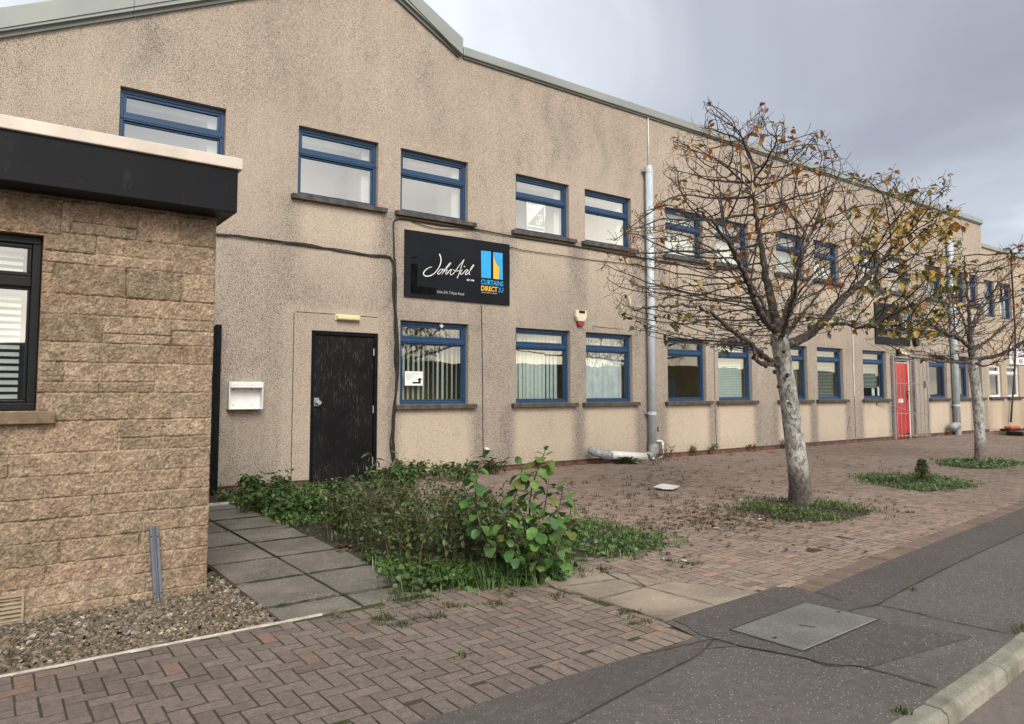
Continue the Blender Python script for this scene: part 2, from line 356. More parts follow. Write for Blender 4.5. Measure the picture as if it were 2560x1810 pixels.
# ------------------------------------------------------------------ mesh helpers
class MB:
    def __init__(s): s.v = []; s.f = []; s.c = []
    def add(s, vs, fs, col=None):
        o = len(s.v); s.v.extend(tuple(p) for p in vs); s.f.extend(tuple(i+o for i in f) for f in fs)
        s.c.extend([col or (1, 1, 1)]*len(vs)); return s
    def box(s, x0, x1, y0, y1, z0, z1, col=None):
        return s.add([(x0,y0,z0),(x1,y0,z0),(x1,y1,z0),(x0,y1,z0),(x0,y0,z1),(x1,y0,z1),(x1,y1,z1),(x0,y1,z1)],
                     [(0,3,2,1),(4,5,6,7),(0,1,5,4),(1,2,6,5),(2,3,7,6),(3,0,4,7)], col)
    def quad(s, a, b, c, d, col=None): return s.add([a, b, c, d], [(0, 1, 2, 3)], col)
    def prism(s, poly, d, col=None):
        """poly: list of Vector in a plane, d: extrusion Vector"""
        n = len(poly); d = Vector(d); vs = [Vector(p) for p in poly]+[Vector(p)+d for p in poly]
        fs = [tuple(range(n))[::-1], tuple(range(n, 2*n))]+[(i, (i+1) % n, n+(i+1) % n, n+i) for i in range(n)]
        return s.add(vs, fs, col)
    def tube(s, pts, rad, n=8, col=None, caps=True, jit=0.0):
        pts = [Vector(p) for p in pts]
        if isinstance(rad, (int, float)): rad = [rad]*len(pts)
        rings = []; prev = None
        for i, p in enumerate(pts):
            t = (pts[min(i+1, len(pts)-1)]-pts[max(i-1, 0)])
            t = t.normalized() if t.length > 1e-9 else Vector((0, 0, 1))
            a = (prev-t*prev.dot(t)) if prev is not None else t.orthogonal()
            a = a.normalized() if a.length > 1e-6 else t.orthogonal().normalized()
            prev = a; b = t.cross(a)
            rings.append([p+(a*math.cos(2*math.pi*k/n)+b*math.sin(2*math.pi*k/n))*rad[i]*(1+(random.uniform(-jit, jit) if jit else 0)) for k in range(n)])
        vs = [q for r in rings for q in r]; fs = []
        for i in range(len(pts)-1):
            for k in range(n):
                fs.append((i*n+k, i*n+(k+1) % n, (i+1)*n+(k+1) % n, (i+1)*n+k))
        if caps: fs.append(tuple(range(n))[::-1]); fs.append(tuple((len(pts)-1)*n+k for k in range(n)))
        return s.add(vs, fs, col)
    def build(s, name, mat, parent=None, smooth=False, bevel=0.0, colors=False):
        me = bpy.data.meshes.new(name); me.from_pydata(s.v, [], s.f); me.update()
        o = bpy.data.objects.new(name, me); C.objects.link(o)
        if mat is not None: me.materials.append(mat)
        if smooth: me.polygons.foreach_set('use_smooth', [True]*len(me.polygons))
        if colors:
            a = me.color_attributes.new('Col', 'FLOAT_COLOR', 'POINT')
            a.data.foreach_set('color', np.array([(*c, 1) for c in s.c], dtype=np.float32).ravel())
        if bevel:
            b = o.modifiers.new('bevel', 'BEVEL'); b.width = bevel; b.segments = 2; b.limit_method = 'ANGLE'
        if parent is not None:
            o.parent = parent; o.matrix_parent_inverse = parent.matrix_world.inverted()
        return o
def np_obj(name, V, Fq, mat, parent=None, smooth=False, col=None, attrs=None):
    me = bpy.data.meshes.new(name); V = np.asarray(V, dtype=np.float32); Fq = np.asarray(Fq, dtype=np.int32)
    k = Fq.shape[1]
    me.vertices.add(len(V)); me.vertices.foreach_set('co', V.ravel())
    me.loops.add(Fq.size); me.loops.foreach_set('vertex_index', Fq.ravel())
    me.polygons.add(len(Fq)); me.polygons.foreach_set('loop_start', np.arange(0, Fq.size, k, dtype=np.int32))
    me.polygons.foreach_set('loop_total', np.full(len(Fq), k, dtype=np.int32))
    me.update(calc_edges=True); me.validate()
    me.polygons.foreach_set('use_smooth', [bool(smooth)]*len(me.polygons))
    if col is not None:
        a = me.color_attributes.new('Col', 'FLOAT_COLOR', 'POINT')
        a.data.foreach_set('color', np.c_[col, np.ones(len(col))].astype(np.float32).ravel())
    for nme, arr in (attrs or {}).items():
        a = me.attributes.new(nme, 'FLOAT', 'POINT'); a.data.foreach_set('value', np.asarray(arr, dtype=np.float32))
    o = bpy.data.objects.new(name, me); C.objects.link(o)
    if mat is not None: me.materials.append(mat)
    if parent is not None:
        o.parent = parent; o.matrix_parent_inverse = parent.matrix_world.inverted()
    return o
def tag(o, label, cat, group=None):
    o['label'] = label; o['category'] = cat
    if group: o['group'] = group
    return o
def thing(name, label, cat, loc=(0, 0, 0), group=None):
    o = bpy.data.objects.new(name, None); C.objects.link(o); o.location = loc; o.empty_display_size = 0.2
    o.matrix_world = Matrix.Translation(Vector(loc))
    return tag(o, label, cat, group)
def struct(o, kind='structure'): o['kind'] = kind; return o
def curve_pts(pts, n=6):
    """Catmull-Rom through points"""
    P = [Vector(p) for p in pts]; P = [P[0]*2-P[1]]+P+[P[-1]*2-P[-2]]; out = []
    for i in range(1, len(P)-2):
        for k in range(n):
            t = k/n; a, b, c, d = P[i-1:i+3]
            out.append(0.5*((2*b)+(c-a)*t+(2*a-5*b+4*c-d)*t*t+(3*b-a-3*c+d)*t**3))
    out.append(P[-2]); return out
def text_obj(name, body, mat, origin, height, width=None, parent=None, bold=0.0, depth=0.002, italic=0.0):
    """lettering standing in the x-z plane, facing -y; origin = lower left corner"""
    cu = bpy.data.curves.new(name, 'FONT'); cu.body = body; cu.size = 1; cu.extrude = 0.0; cu.offset = bold; cu.shear = italic; cu.resolution_u = 3
    t = bpy.data.objects.new(name, cu); C.objects.link(t)
    dg = bpy.context.evaluated_depsgraph_get(); me = bpy.data.meshes.new_from_object(t.evaluated_get(dg))
    bpy.data.objects.remove(t); bpy.data.curves.remove(cu)
    n = len(me.vertices); a = np.empty(n*3, dtype=np.float32); me.vertices.foreach_get('co', a); a = a.reshape(-1, 3)
    x0, x1 = a[:, 0].min(), a[:, 0].max(); y0, y1 = a[:, 1].min(), a[:, 1].max()
    sy = height/(y1-y0); sx = sy if width is None else width/(x1-x0)
    b = np.zeros_like(a); b[:, 0] = origin[0]+(a[:, 0]-x0)*sx; b[:, 1] = origin[1]; b[:, 2] = origin[2]+(a[:, 1]-y0)*sy
    me.vertices.foreach_set('co', b.ravel()); me.update(); me.materials.clear(); me.materials.append(mat)
    o = bpy.data.objects.new(name, me); C.objects.link(o)
    if parent is not None:
        o.parent = parent; o.matrix_parent_inverse = parent.matrix_world.inverted()
    return o
def vnoise(nx, ny, cells, octv=4, seed=0):
    """numpy fractal value noise on an nx x ny raster"""
    r = np.random.default_rng(seed); out = np.zeros((nx, ny)); amp = 1; tot = 0
    for o in range(octv):
        cx, cy = max(2, int(cells[0]*2**o)), max(2, int(cells[1]*2**o))
        g = r.random((cx+2, cy+2)); X = np.linspace(0, cx, nx, endpoint=False); Y = np.linspace(0, cy, ny, endpoint=False)
        i, j = X.astype(int), Y.astype(int); u, v = X-i, Y-j; u = (u*u*(3-2*u))[:, None]; v = (v*v*(3-2*v))[None, :]
        out += amp*((g[np.ix_(i, j)]*(1-u)+g[np.ix_(i+1, j)]*u)*(1-v)+(g[np.ix_(i, j+1)]*(1-u)+g[np.ix_(i+1, j+1)]*u)*v)
        tot += amp; amp *= 0.55
    return out/tot

# ------------------------------------------------------------------ ground and paving
def G2(*p): return [gd(*a) for a in p]
gm = MB(); gm.add([(-400, -400, -0.16), (400, -400, -0.16), (400, 400, -0.16), (-400, 400, -0.16)], [(0, 1, 2, 3)])
struct(gm.build('ground', MT['verge']))
KERB = [(-6, 1.37), (1.0, 1.38), (2.73, 1.395), (3.03, 1.40), (3.69, 1.44), (4.34, 1.50), (8, 1.83), (14, 2.42), (30, 4.1)]
def kerb_y(x):
    xs, ys = zip(*KERB); return float(np.interp(x, xs, ys))
EDGE_L = 2.415
def edge_y(x):                          # line between brick paving and footway, right part
    return float(np.interp(x, [4.05, 4.12, 5.38, 8.75, 14, 30], [2.51, 2.52, 2.665, 2.99, 3.52, 5.2]))
rm = MB(); rm.add([(-60, -9, -0.058), (60, -9, -0.058)]+[(60, 7.2, -0.058)]+[(x, y-0.02, -0.058) for x, y in reversed(KERB)]+[(-60, 1.2, -0.058)], [tuple(range(4+len(KERB)))])
struct(rm.build('road', MT['road']))
# bedding under the paving
bm_ = MB(); bm_.add([(-6, 2.2, 0.0016), (34, 2.2, 0.0016), (34, D+0.1, 0.0016), (1.325, D+0.1, 0.0016), (1.325, 3.862, 0.0016), (-6, 3.84, 0.0016)], [(0, 1, 2, 3, 4, 5)])
struct(bm_.build('paving_bed', MT['joint_soil']))
# footway of red-grey asphalt with its wandering edge
fe = [(-6, EDGE_L), (2.42, EDGE_L), (2.56, 2.405), (2.73, 2.40), (2.90, 2.42), (2.93, 2.55), (2.95, 2.672), (3.41, 2.70), (3.85, 2.715), (4.01, 2.73), (4.085, 2.68), (4.06, 2.57), (4.12, 2.52), (5.38, 2.665), (8.75, 2.99), (14, 3.52), (30, 5.2)]
fm = MB(); top = [(x, y, 0.009) for x, y in fe]; bot = [(x, y-0.015, 0.009) for x, y in KERB]
fm.add(top+bot[::-1], [tuple(range(len(top)+len(bot)))[::-1]])
footway = struct(fm.build('footway', MT['asphalt']))
pm = MB()
pm.add([(x, y, 0.0125) for x, y in [(2.75, 2.30), (2.93, 2.41), (2.99, 2.55), (3.01, 2.66), (3.41, 2.69), (3.85, 2.70), (4.0, 2.715), (4.07, 2.67), (4.10, 2.50), (4.07, 2.19), (3.9, 2.17), (3.88, 1.96), (4.0, 1.6), (3.2, 1.7), (3.09, 1.82), (3.05, 1.95), (2.96, 2.2)]], [tuple(range(17))[::-1]])
patch = pm.build('repair_patch', MT['asphalt_patch'], footway)
rp_ = MB()
L1 = [(-3.0, 1.80), (0.3, 1.95), (1.35, 2.02), (1.75, 2.07), (2.35, 2.18), (2.7, 2.24), (2.93, 2.33)]
rp_.add([(x, y, 0.0112) for x, y in L1]+[(2.73, 2.395, 0.0112), (2.42, 2.412, 0.0112), (-3.0, 2.412, 0.0112)], [tuple(range(len(L1)+3))])
rp_.build('repair_patch', MT['asphalt_patch'], footway)
rp_ = MB()
L2 = [(4.0, 2.185), (4.15, 2.15), (4.5, 2.20), (5.66, 2.33), (7.22, 2.47), (9.5, 2.70), (14, 3.2)]
L3 = [(14, 3.50), (8.75, 2.985), (5.38, 2.66), (4.13, 2.515)]
rp_.add([(x, y, 0.0108) for x, y in L2+L3], [tuple(range(len(L2)+len(L3)))])
rp_.build('repair_patch', MT['asphalt_patch2'], footway)
def ribbon(mb, pts, w, z, jit=0.35):
    P = curve_pts([Vector((x, y, 0)) for x, y in pts], 8); L = []
    for i, p in enumerate(P):
        t = (P[min(i+1, len(P)-1)]-P[max(i-1, 0)]).normalized(); nrm = Vector((-t.y, t.x, 0))
        a = w*0.5*(1+random.uniform(-jit, jit)*1.4); b = w*0.5*(1+random.uniform(-jit, jit)*1.4)
        L.append(((p+nrm*a), (p-nrm*b)))
    for i in range(len(L)-1):
        q = [L[i][0], L[i][1], L[i+1][1], L[i+1][0]]
        mb.add([(v.x, v.y, z) for v in q], [(0, 1, 2, 3)])
cr = MB()
for pts, w in (([(9.5, 2.70), (7.22, 2.47), (5.66, 2.33), (4.5, 2.20), (4.15, 2.15), (3.98, 2.18), (3.9, 2.18)], 0.008),
               ([(4.15, 2.15), (4.17, 1.95), (4.16, 1.79), (4.19, 1.51)], 0.010),
               ([(2.93, 2.41), (2.95, 2.28), (2.96, 2.2), (3.06, 1.94), (3.07, 1.81), (3.17, 1.72), (3.2, 1.42)], 0.010),
               ([(0.3, 1.95), (1.35, 2.02), (1.75, 2.07), (2.35, 2.18), (2.7, 2.24), (2.93, 2.33)], 0.007),
               ([(2.5, 2.395), (2.75, 2.36), (2.93, 2.33), (2.96, 2.2)], 0.006),
               ([(4.12, 2.52), (4.09, 2.42), (4.05, 2.30)], 0.006),
               ([(7.5, 2.4), (7.4, 2.0), (7.5, 1.8)], 0.008)):
    ribbon(cr, pts, w, 0.0145)
cr.build('joint', MT['crack'], footway)
# kerb stones
km = MB(); xk = [-3.0]
while xk[-1] < 26: xk.append(xk[-1]+0.668)
off = 3.01-min(xk, key=lambda a: abs(a-3.01)); xk = [a+off for a in xk]
for a, b in zip(xk[:-1], xk[1:]):
    a += 0.005; b -= 0.005; dz = random.uniform(-0.003, 0.003)
    prof = lambda x: [Vector((x, kerb_y(x)-0.01, -0.12)), Vector((x, kerb_y(x)-0.004, 0.011+dz)), Vector((x, kerb_y(x)-0.075, 0.010+dz)), Vector((x, kerb_y(x)-0.098, -0.006+dz)), Vector((x, kerb_y(x)-0.108, -0.12))]
    p, q = prof(a), prof(b); n = 5
    km.add(p+q, [tuple(range(n)), tuple(range(n, 2*n))[::-1]]+[(i, n+i, n+(i+1) % n, (i+1) % n) for i in range(n)])
struct(km.build('kerb', MT['kerb'], bevel=0.006))

# brick pavers, herringbone, every brick modelled in one sheet
BW = 0.0765
SLABX0, SLABX1 = 1.33, 2.27
def inside(px, py, poly):
    r = False; n = len(poly); j = n-1
    for i in range(n):
        xi, yi = poly[i]; xj, yj = poly[j]
        if (yi > py) != (yj > py) and px < (xj-xi)*(py-yi)/(yj-yi)+xi: r = not r
        j = i
    return r
BED_MAIN = [(2.02, 4.02), (2.35, 3.90), (2.75, 3.72), (3.12, 3.60), (3.42, 3.72), (3.44, 4.1), (3.55, 4.6), (3.6, 5.6), (3.5, 6.6), (3.3, 7.4), (3.4, 8.2), (4.6, 8.75), (4.6, D), (2.2, D), (2.2, 8.0), (2.27, 6.0), (2.33, 5.0), (2.2, 4.4)]
BED_GREEN = [(3.45, 4.05), (3.86, 3.92), (4.45, 3.98), (4.62, 4.25), (4.6, 4.9), (4.5, 5.25), (4.0, 5.15), (3.62, 4.8)]
BED_T1 = [(6.25, 4.30), (6.15, 3.95), (6.5, 3.78), (7.1, 3.74), (7.45, 3.92), (7.6, 4.35), (7.3, 4.75), (6.8, 4.95), (6.4, 4.75)]
BED_SAP = [(9.25, 4.20), (9.8, 4.02), (10.4, 4.02), (10.75, 4.4), (10.95, 5.0), (10.6, 5.5), (10.1, 5.45), (9.5, 4.9)]
BED_T2 = [(12.6, 4.95), (12.95, 4.78), (13.95, 4.74), (14.5, 5.0), (14.5, 5.55), (13.6, 5.8), (12.9, 5.6)]
CPATCH = [(2.955, 2.66), (3.86, 2.68), (3.55, 3.20), (3.44, 3.62), (3.50, 4.08), (2.93, 3.56)]
def brick_ok(x, y, sold=False):
    if x < 3.0:
        if inside(x, y, CPATCH): return False
        if y < EDGE_L+BW*1.55 or y > (3.88 if x < 2.1 else 3.93): return False
    else:
        if y > D-0.01: return False
        if x < 4.08:
            if y < 2.66: return False
        elif y < edge_y(x)+BW*1.2: return False
        if inside(x, y, CPATCH): return False
    if SLABX0-0.05 < x < SLABX1 and y > 3.86: return False
    for b in (BED_MAIN, BED_GREEN, BED_T1, BED_SAP, BED_T2):
        if inside(x, y, b): return False
    if x > 25: return False
    return True
bricks = []
ni = int(30/BW)
for i in range(-30, ni):
    x = i*BW
    for j in range(int(2.3/BW), int(D/BW)):
        k = (i+j) % 4
        if k not in (0, 2): continue
        w_, h_ = (2, 1) if k == 0 else (1, 2)
        cx, cy = x+w_*BW/2, j*BW+h_*BW/2
        u, v, w = pr(cx, cy, 0)
        if w < 0.3 or u < -350 or u > 3000 or v > 2150: continue
        if not brick_ok(cx, cy): continue
        bricks.append((x, x+w_*BW, j*BW, j*BW+h_*BW, 0.0, 0))
for i in range(-30, int(2.96/BW)):                                     # soldier course beside the footway
    bricks.append((i*BW, (i+1)*BW, EDGE_L, EDGE_L+2*BW, 0.0025, 0))
B = np.array(bricks, dtype=np.float64); nb = len(B)
g = 0.0024+rng.random(nb)*0.0008; ins = 0.0034
zt = 0.0045+rng.normal(0, 0.0006, nb)+B[:, 4]
# settled, uneven areas of the forecourt
zt += 0.0018*np.sin(B[:, 0]*1.3+1.0)*np.sin(B[:, 2]*1.7)*(B[:, 0] > 3)
sk = rng.normal(0, 0.0006, (nb, 2))
V = np.zeros((nb, 8, 3)); cxs = [(0, 2), (1, 2), (1, 3), (0, 3)]
for k, (a, b) in enumerate(cxs):
    sx = 1 if a == 0 else -1; sy = 1 if b == 2 else -1
    V[:, k, 0] = B[:, a]+sx*(g+ins)+sk[:, 0]; V[:, k, 1] = B[:, b]+sy*(g+ins)+sk[:, 1]
    V[:, k, 2] = zt+rng.normal(0, 0.0005, nb)
    V[:, 4+k, 0] = B[:, a]+sx*g+sk[:, 0]; V[:, 4+k, 1] = B[:, b]+sy*g+sk[:, 1]; V[:, 4+k, 2] = zt-0.0016
V2 = V[:, 4:].copy(); V2[:, :, 2] = -0.02
V = np.concatenate([V, V2], 1)
fq = [(0, 1, 2, 3)]+[(i, 4+i, 4+(i+1) % 4, (i+1) % 4) for i in range(4)]+[(4+i, 8+i, 8+(i+1) % 4, 4+(i+1) % 4) for i in range(4)]
Fq = (np.array(fq)[None]+np.arange(nb)[:, None, None]*12).reshape(-1, 4)
cx = (B[:, 0]+B[:, 1])/2; cy = (B[:, 2]+B[:, 3])/2
near = np.array([0.205, 0.166, 0.138]); mid = np.array([0.335, 0.258, 0.203]); far = np.array([0.262, 0.204, 0.164]); gry = np.array([0.160, 0.138, 0.122])
t1 = np.clip((cx-1.6)/2.2, 0, 1)[:, None]; t2 = np.clip((cx-6.5)/5, 0, 1)[:, None]; t3 = np.clip((cy-5.0)/2.5, 0, 1)[:, None]
col = near*(1-t1)+mid*t1; col = col*(1-t2)+far*t2; col = col*(1-t3*0.35)+far*t3*0.35
pn = vnoise(320, 110, (16, 6), 4, 3); pi = np.clip(((cx+2.5)*10).astype(int), 0, 319); pj = np.clip((cy*11).astype(int), 0, 109)
col *= (0.80+0.42*pn[pi, pj])[:, None]
r0 = rng.random(nb); col = np.where((r0 < 0.10)[:, None], col*0.55+gry*0.45, col)
col = np.where((r0 > 0.94)[:, None]*np.ones(3, bool), col*np.array([1.18, 1.02, 0.95]), col)
col *= (1+rng.normal(0, 0.085, nb))[:, None]
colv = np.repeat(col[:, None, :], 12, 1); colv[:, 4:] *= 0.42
struct(np_obj('brick_paving', V.reshape(-1, 3), Fq, MT['paver'], col=np.clip(colv.reshape(-1, 3), 0.01, 0.9)))
# slanting soldier course on the right
sm = MB(); x = 4.14
while x < 24.5:
    y = edge_y(x); th = math.atan2(edge_y(x+0.2)-y, 0.2); c_, s_ = math.cos(th), math.sin(th)
    gx, L = BW-0.006, 0.142
    def T(u, v, z): return (x+u*c_-v*s_, y+u*s_+v*c_, z)
    z0 = 0.0085+random.gauss(0, 0.001); cc = (0.225, 0.165, 0.130) if x < 9 else (0.19, 0.143, 0.115); kf = random.gauss(1, 0.10); cc = tuple(a*kf for a in cc)
    sm.add([T(0.004, 0.006, z0), T(gx-0.004, 0.006, z0), T(gx-0.004, L-0.004, z0), T(0.004, L-0.004, z0), T(0, 0, z0-0.006), T(gx, 0, z0-0.006), T(gx, L, z0-0.006), T(0, L, z0-0.006)],
           [(0, 1, 2, 3), (0, 4, 5, 1), (1, 5, 6, 2), (2, 6, 7, 3), (3, 7, 4, 0)], cc)
    x += BW*c_
struct(sm.build('brick_edging', MT['paver'], colors=True))
# concrete slabs by the asphalt
sl = MB()
def slab(mb, poly, z=0.011, t=0.05):
    mb.prism([Vector((x, y, z)) for x, y in poly], (0, 0, -t))
for poly in ([(2.965, 2.68), (3.395, 2.695), (3.365, 3.185), (2.955, 3.165)], [(3.402, 2.695), (3.845, 2.712), (3.61, 3.185), (3.372, 3.187)],
             [(2.95, 3.175), (3.36, 3.195), (3.37, 3.42), (2.92, 3.50)], [(3.37, 3.197), (3.50, 3.195), (3.43, 3.60), (3.375, 3.42)],
             [(2.92, 3.51), (3.365, 3.43), (3.42, 3.61), (3.50, 4.06), (3.0, 3.9)], [(3.505, 3.195), (3.60, 3.195), (3.52, 3.42), (3.44, 3.58)]):
    slab(sl, poly, 0.0115+random.uniform(-0.002, 0.002))
cslab = struct(sl.build('concrete_slabs', MT['slab2'], bevel=0.003))
sj = MB()
for pts in ([(2.95, 3.17), (3.2, 3.18), (3.36, 3.19), (3.61, 3.19)], [(3.398, 2.695), (3.37, 3.19), (3.37, 3.42), (3.42, 3.61)], [(2.92, 3.505), (3.15, 3.46), (3.37, 3.425)], [(3.37, 3.19), (3.45, 3.38), (3.50, 3.5)], [(2.955, 2.68), (2.95, 3.1), (2.92, 3.5)]):
    ribbon(sj, pts, 0.0065, 0.0165, 0.6)
sj.build('joint', MT['crack'], cslab)
# flagged path up to the black door
fp = MB(); rows = [3.90, 4.15, 4.76, 5.37, 5.98, 6.59, 7.20, 7.81, 8.20]
for a, b in zip(rows[:-1], rows[1:]):
    for x0, x1 in ((SLABX0, 1.79), (1.80, SLABX1)):
        if x0 > 1.7:
            x1 = min(x1, 2.27); 
        dx = random.uniform(-0.004, 0.004); z = 0.010+random.uniform(-0.004, 0.003)
        y0 = a+0.010; 
        if a == 3.90: y0 = 3.875+(0.02 if x0 > 1.7 else 0.0)
        slab(fp, [(x0+dx+0.006, y0), (x1+dx-0.006, y0+(0.03 if x0 > 1.7 and a == 3.90 else 0)), (x1+dx-0.006+(0.03 if a > 4.7 and x0 > 1.7 else 0), b-0.010), (x0+dx+0.006, b-0.010)], z)
path = struct(fp.build('path', MT['slab'], bevel=0.004))
pj = MB()
for y in rows[1:-1]: ribbon(pj, [(SLABX0, y+random.uniform(-0.01, 0.01)), (1.6, y), (1.8, y), (2.27, y+random.uniform(-0.01, 0.01))], 0.016 if y < 5.5 else 0.026, 0.0155, 0.7)
ribbon(pj, [(1.795, 3.9), (1.79, 4.8), (1.80, 6.0), (1.795, 8.2)], 0.008, 0.0155, 0.8)
pj.build('joint', MT['crack'], path)
# white edging strip along the gravel
em = MB(); pts = curve_pts([(-1.5, 3.835, 0), (0.11, 3.853, 0), (0.8, 3.862, 0), (1.3, 3.868, 0), (1.55, 3.872, 0)], 8)
for a, b in zip(pts[:-1], pts[1:]):
    em.prism([Vector((a.x, a.y-0.007, -0.03)), Vector((b.x, b.y-0.007, -0.03)), Vector((b.x, b.y+0.003, -0.03)), Vector((a.x, a.y+0.003, -0.03))], (0, 0, 0.0425+random.uniform(-0.001, 0.001)))
em.prism([Vector((1.9, 8.21, 0)), Vector((2.3, 8.21, 0)), Vector((2.3, 8.235, 0)), Vector((1.9, 8.235, 0))], (0, 0, 0.03))
struct(em.build('edging_strip', MT['edging']))
# soil beds
for nm, poly in (('soil_bed', BED_MAIN), ('soil_bed', BED_GREEN), ('soil_bed', BED_T1), ('soil_bed', BED_SAP), ('soil_bed', BED_T2)):
    sb = MB(); P = curve_pts([Vector((x, y, 0)) for x, y in poly]+[Vector((*poly[0], 0))], 4)[:-1]
    cxp = sum(p.x for p in P)/len(P); cyp = sum(p.y for p in P)/len(P)
    vs = [(cxp, cyp, 0.022)]; n = len(P)
    for s_, z in ((0.5, 0.02), (0.85, 0.014), (1.0, -0.004)):
        vs += [(cxp+(p.x-cxp)*s_, cyp+(p.y-cyp)*s_, z+random.uniform(-0.003, 0.003)) for p in P]
    fs = [(0, 1+i, 1+(i+1) % n) for i in range(n)]
    for r_ in range(2):
        fs += [(1+r_*n+i, 1+(r_+1)*n+i, 1+(r_+1)*n+(i+1) % n, 1+r_*n+(i+1) % n) for i in range(n)]
    struct(sb.add(vs, fs).build(nm, MT['soil']))
gb = MB(); gb.add([(-2, 3.86, -0.035), (1.33, 3.876, -0.012), (1.33, 5.2, 0.0), (1.16, 4.86, -0.02), (-2, 4.86, -0.085)], [(0, 1, 2, 3, 4)])
struct(gb.build('gravel_bed', MT['soil']))
# loose gravel
ico = [(0, 0, 1)]+[(0.894*math.cos(a*1.2566), 0.894*math.sin(a*1.2566), 0.447) for a in range(5)]+[(0.894*math.cos(a*1.2566+0.628), 0.894*math.sin(a*1.2566+0.628), -0.447) for a in range(5)]
icof = [(0, 1+i, 1+(i+1) % 5) for i in range(5)]+[(1+i, 6+i, 1+(i+1) % 5) for i in range(5)]+[(1+(i+1) % 5, 6+i, 6+(i+1) % 5) for i in range(5)]
PV, PF, PC = [], [], []; ico = np.array(ico); n = 0
pal = np.array([(0.20, 0.165, 0.115), (0.145, 0.115, 0.08), (0.26, 0.215, 0.15), (0.11, 0.095, 0.075), (0.30, 0.22, 0.14), (0.17, 0.15, 0.12), (0.42, 0.39, 0.34)])
pw = np.array([0.26, 0.22, 0.18, 0.16, 0.08, 0.06, 0.04])
for k in range(21000):
    x = rng.uniform(-1.25, 1.42); y = rng.uniform(3.872, 5.25)
    if y > 4.84 and x < 1.16: continue
    if x > 1.325: continue
    u, v, w = pr(x, y, 0)
    if u < -1400: continue
    ty = min(1, max(0, (y-3.87)/0.99)); zb = (-0.035+(x+2)/3.33*0.023)*(1-ty)+(-0.085+(x+2)/3.16*0.065)*ty+0.004
    r = 0.0075*math.exp(rng.normal(0.12, 0.34)); s3 = np.array([r*rng.uniform(0.9, 1.5), r*rng.uniform(0.8, 1.2), r*rng.uniform(0.5, 0.8)])
    a = rng.uniform(0, 6.28); Q = ico*(1+rng.normal(0, 0.13, (11, 1)))*s3
    c_, s_ = math.cos(a), math.sin(a); X = Q[:, 0]*c_-Q[:, 1]*s_; Y = Q[:, 0]*s_+Q[:, 1]*c_
    tl = rng.normal(0, 0.35); Z = Q[:, 2]+X*tl
    PV.append(np.c_[X+x, Y+y, Z+zb+rng.uniform(0.0, 0.012)]); PF.append(np.array(icof)+11*n)
    PC.append(np.repeat((pal[rng.choice(7, p=pw)]*rng.uniform(0.65, 1.4))[None], 11, 0)); n += 1
struct(np_obj('gravel', np.concatenate(PV), np.concatenate(PF), MT['pebble'], smooth=False, col=np.concatenate(PC)), 'stuff')
# unseen stand-in for the roofline opposite, added for the windows to reflect
hm = MB(); hp = [(x, -42-4*math.sin(x*0.05), 0) for x in range(-140, 141, 10)]
for k in range(len(hp)-1):
    a, b = hp[k], hp[k+1]; za = 4.7+0.12*math.sin(k*2.1); zb = 4.7+0.12*math.sin((k+1)*2.1)
    hm.add([(a[0], a[1], -0.2), (b[0], b[1], -0.2), (b[0], b[1]-9, zb), (a[0], a[1]-9, za), (b[0], b[1]-30, -0.2), (a[0], a[1]-30, -0.2)], [(0, 1, 2, 3), (3, 2, 4, 5)])
struct(hm.build('reflected_skyline', MT['skyline_tone']))

# ------------------------------------------------------------------ the long rendered building
GZ0, GZ1, UZ0, UZ1 = 1.04, 2.24, 3.80, 4.735
GW = [(4.76, 5.91), (6.80, 7.94), (8.29, 9.41), (10.34, 11.45), (11.83, 12.93), (13.88, 14.98), (15.38, 16.48), (17.39, 18.53), (20.87, 21.94), (22.45, 23.36), (23.62, 24.28)]
UW = [(1.15, 2.32), (3.24, 4.39), (4.74, 5.89), (6.80, 7.93), (8.29, 9.42), (10.33, 11.43), (11.82, 12.90), (13.88, 14.96), (15.37, 16.43), (17.42, 18.45), (18.79, 19.85), (20.85, 21.85), (22.45, 23.38), (23.69, 24.27)]
DOOR1 = (3.465, 4.42, -0.02, 2.03); DOOR2 = (18.87, 19.80, -0.02, 2.06)
XL, XR = -4.0, 24.67
APX, APZ = 4.28, 7.11
def top_z(x):
    if x < APX: return 4.96+0.502*x
    if x < 5.69: return APZ-0.53*(x-APX)
    return 6.40
bld = thing('rendered_building', 'long beige roughcast two storey building with blue framed windows and black door', 'building', (10, D, 0))
opens = [(a, b, GZ0, GZ1) for a, b in GW]+[(a, b, UZ0, UZ1) for a, b in UW]+[DOOR1, DOOR2]
def grid_lines(fixed, lo, hi, step):
    fx = sorted(set([round(v, 4) for v in fixed]+[lo, hi])); out = []
    for a, b in zip(fx[:-1], fx[1:]):
        n = max(1, int(math.ceil((b-a)/step))); out += list(np.linspace(a, b, n, endpoint=False))
    return np.array(out+[hi])
xs = grid_lines([o[0] for o in opens]+[o[1] for o in opens]+[0.0, APX, 5.69], XL, XR, 0.07)
zs = grid_lines([o[2] for o in opens]+[o[3] for o in opens]+[4.8, 0.08], -0.14, 6.4, 0.07)
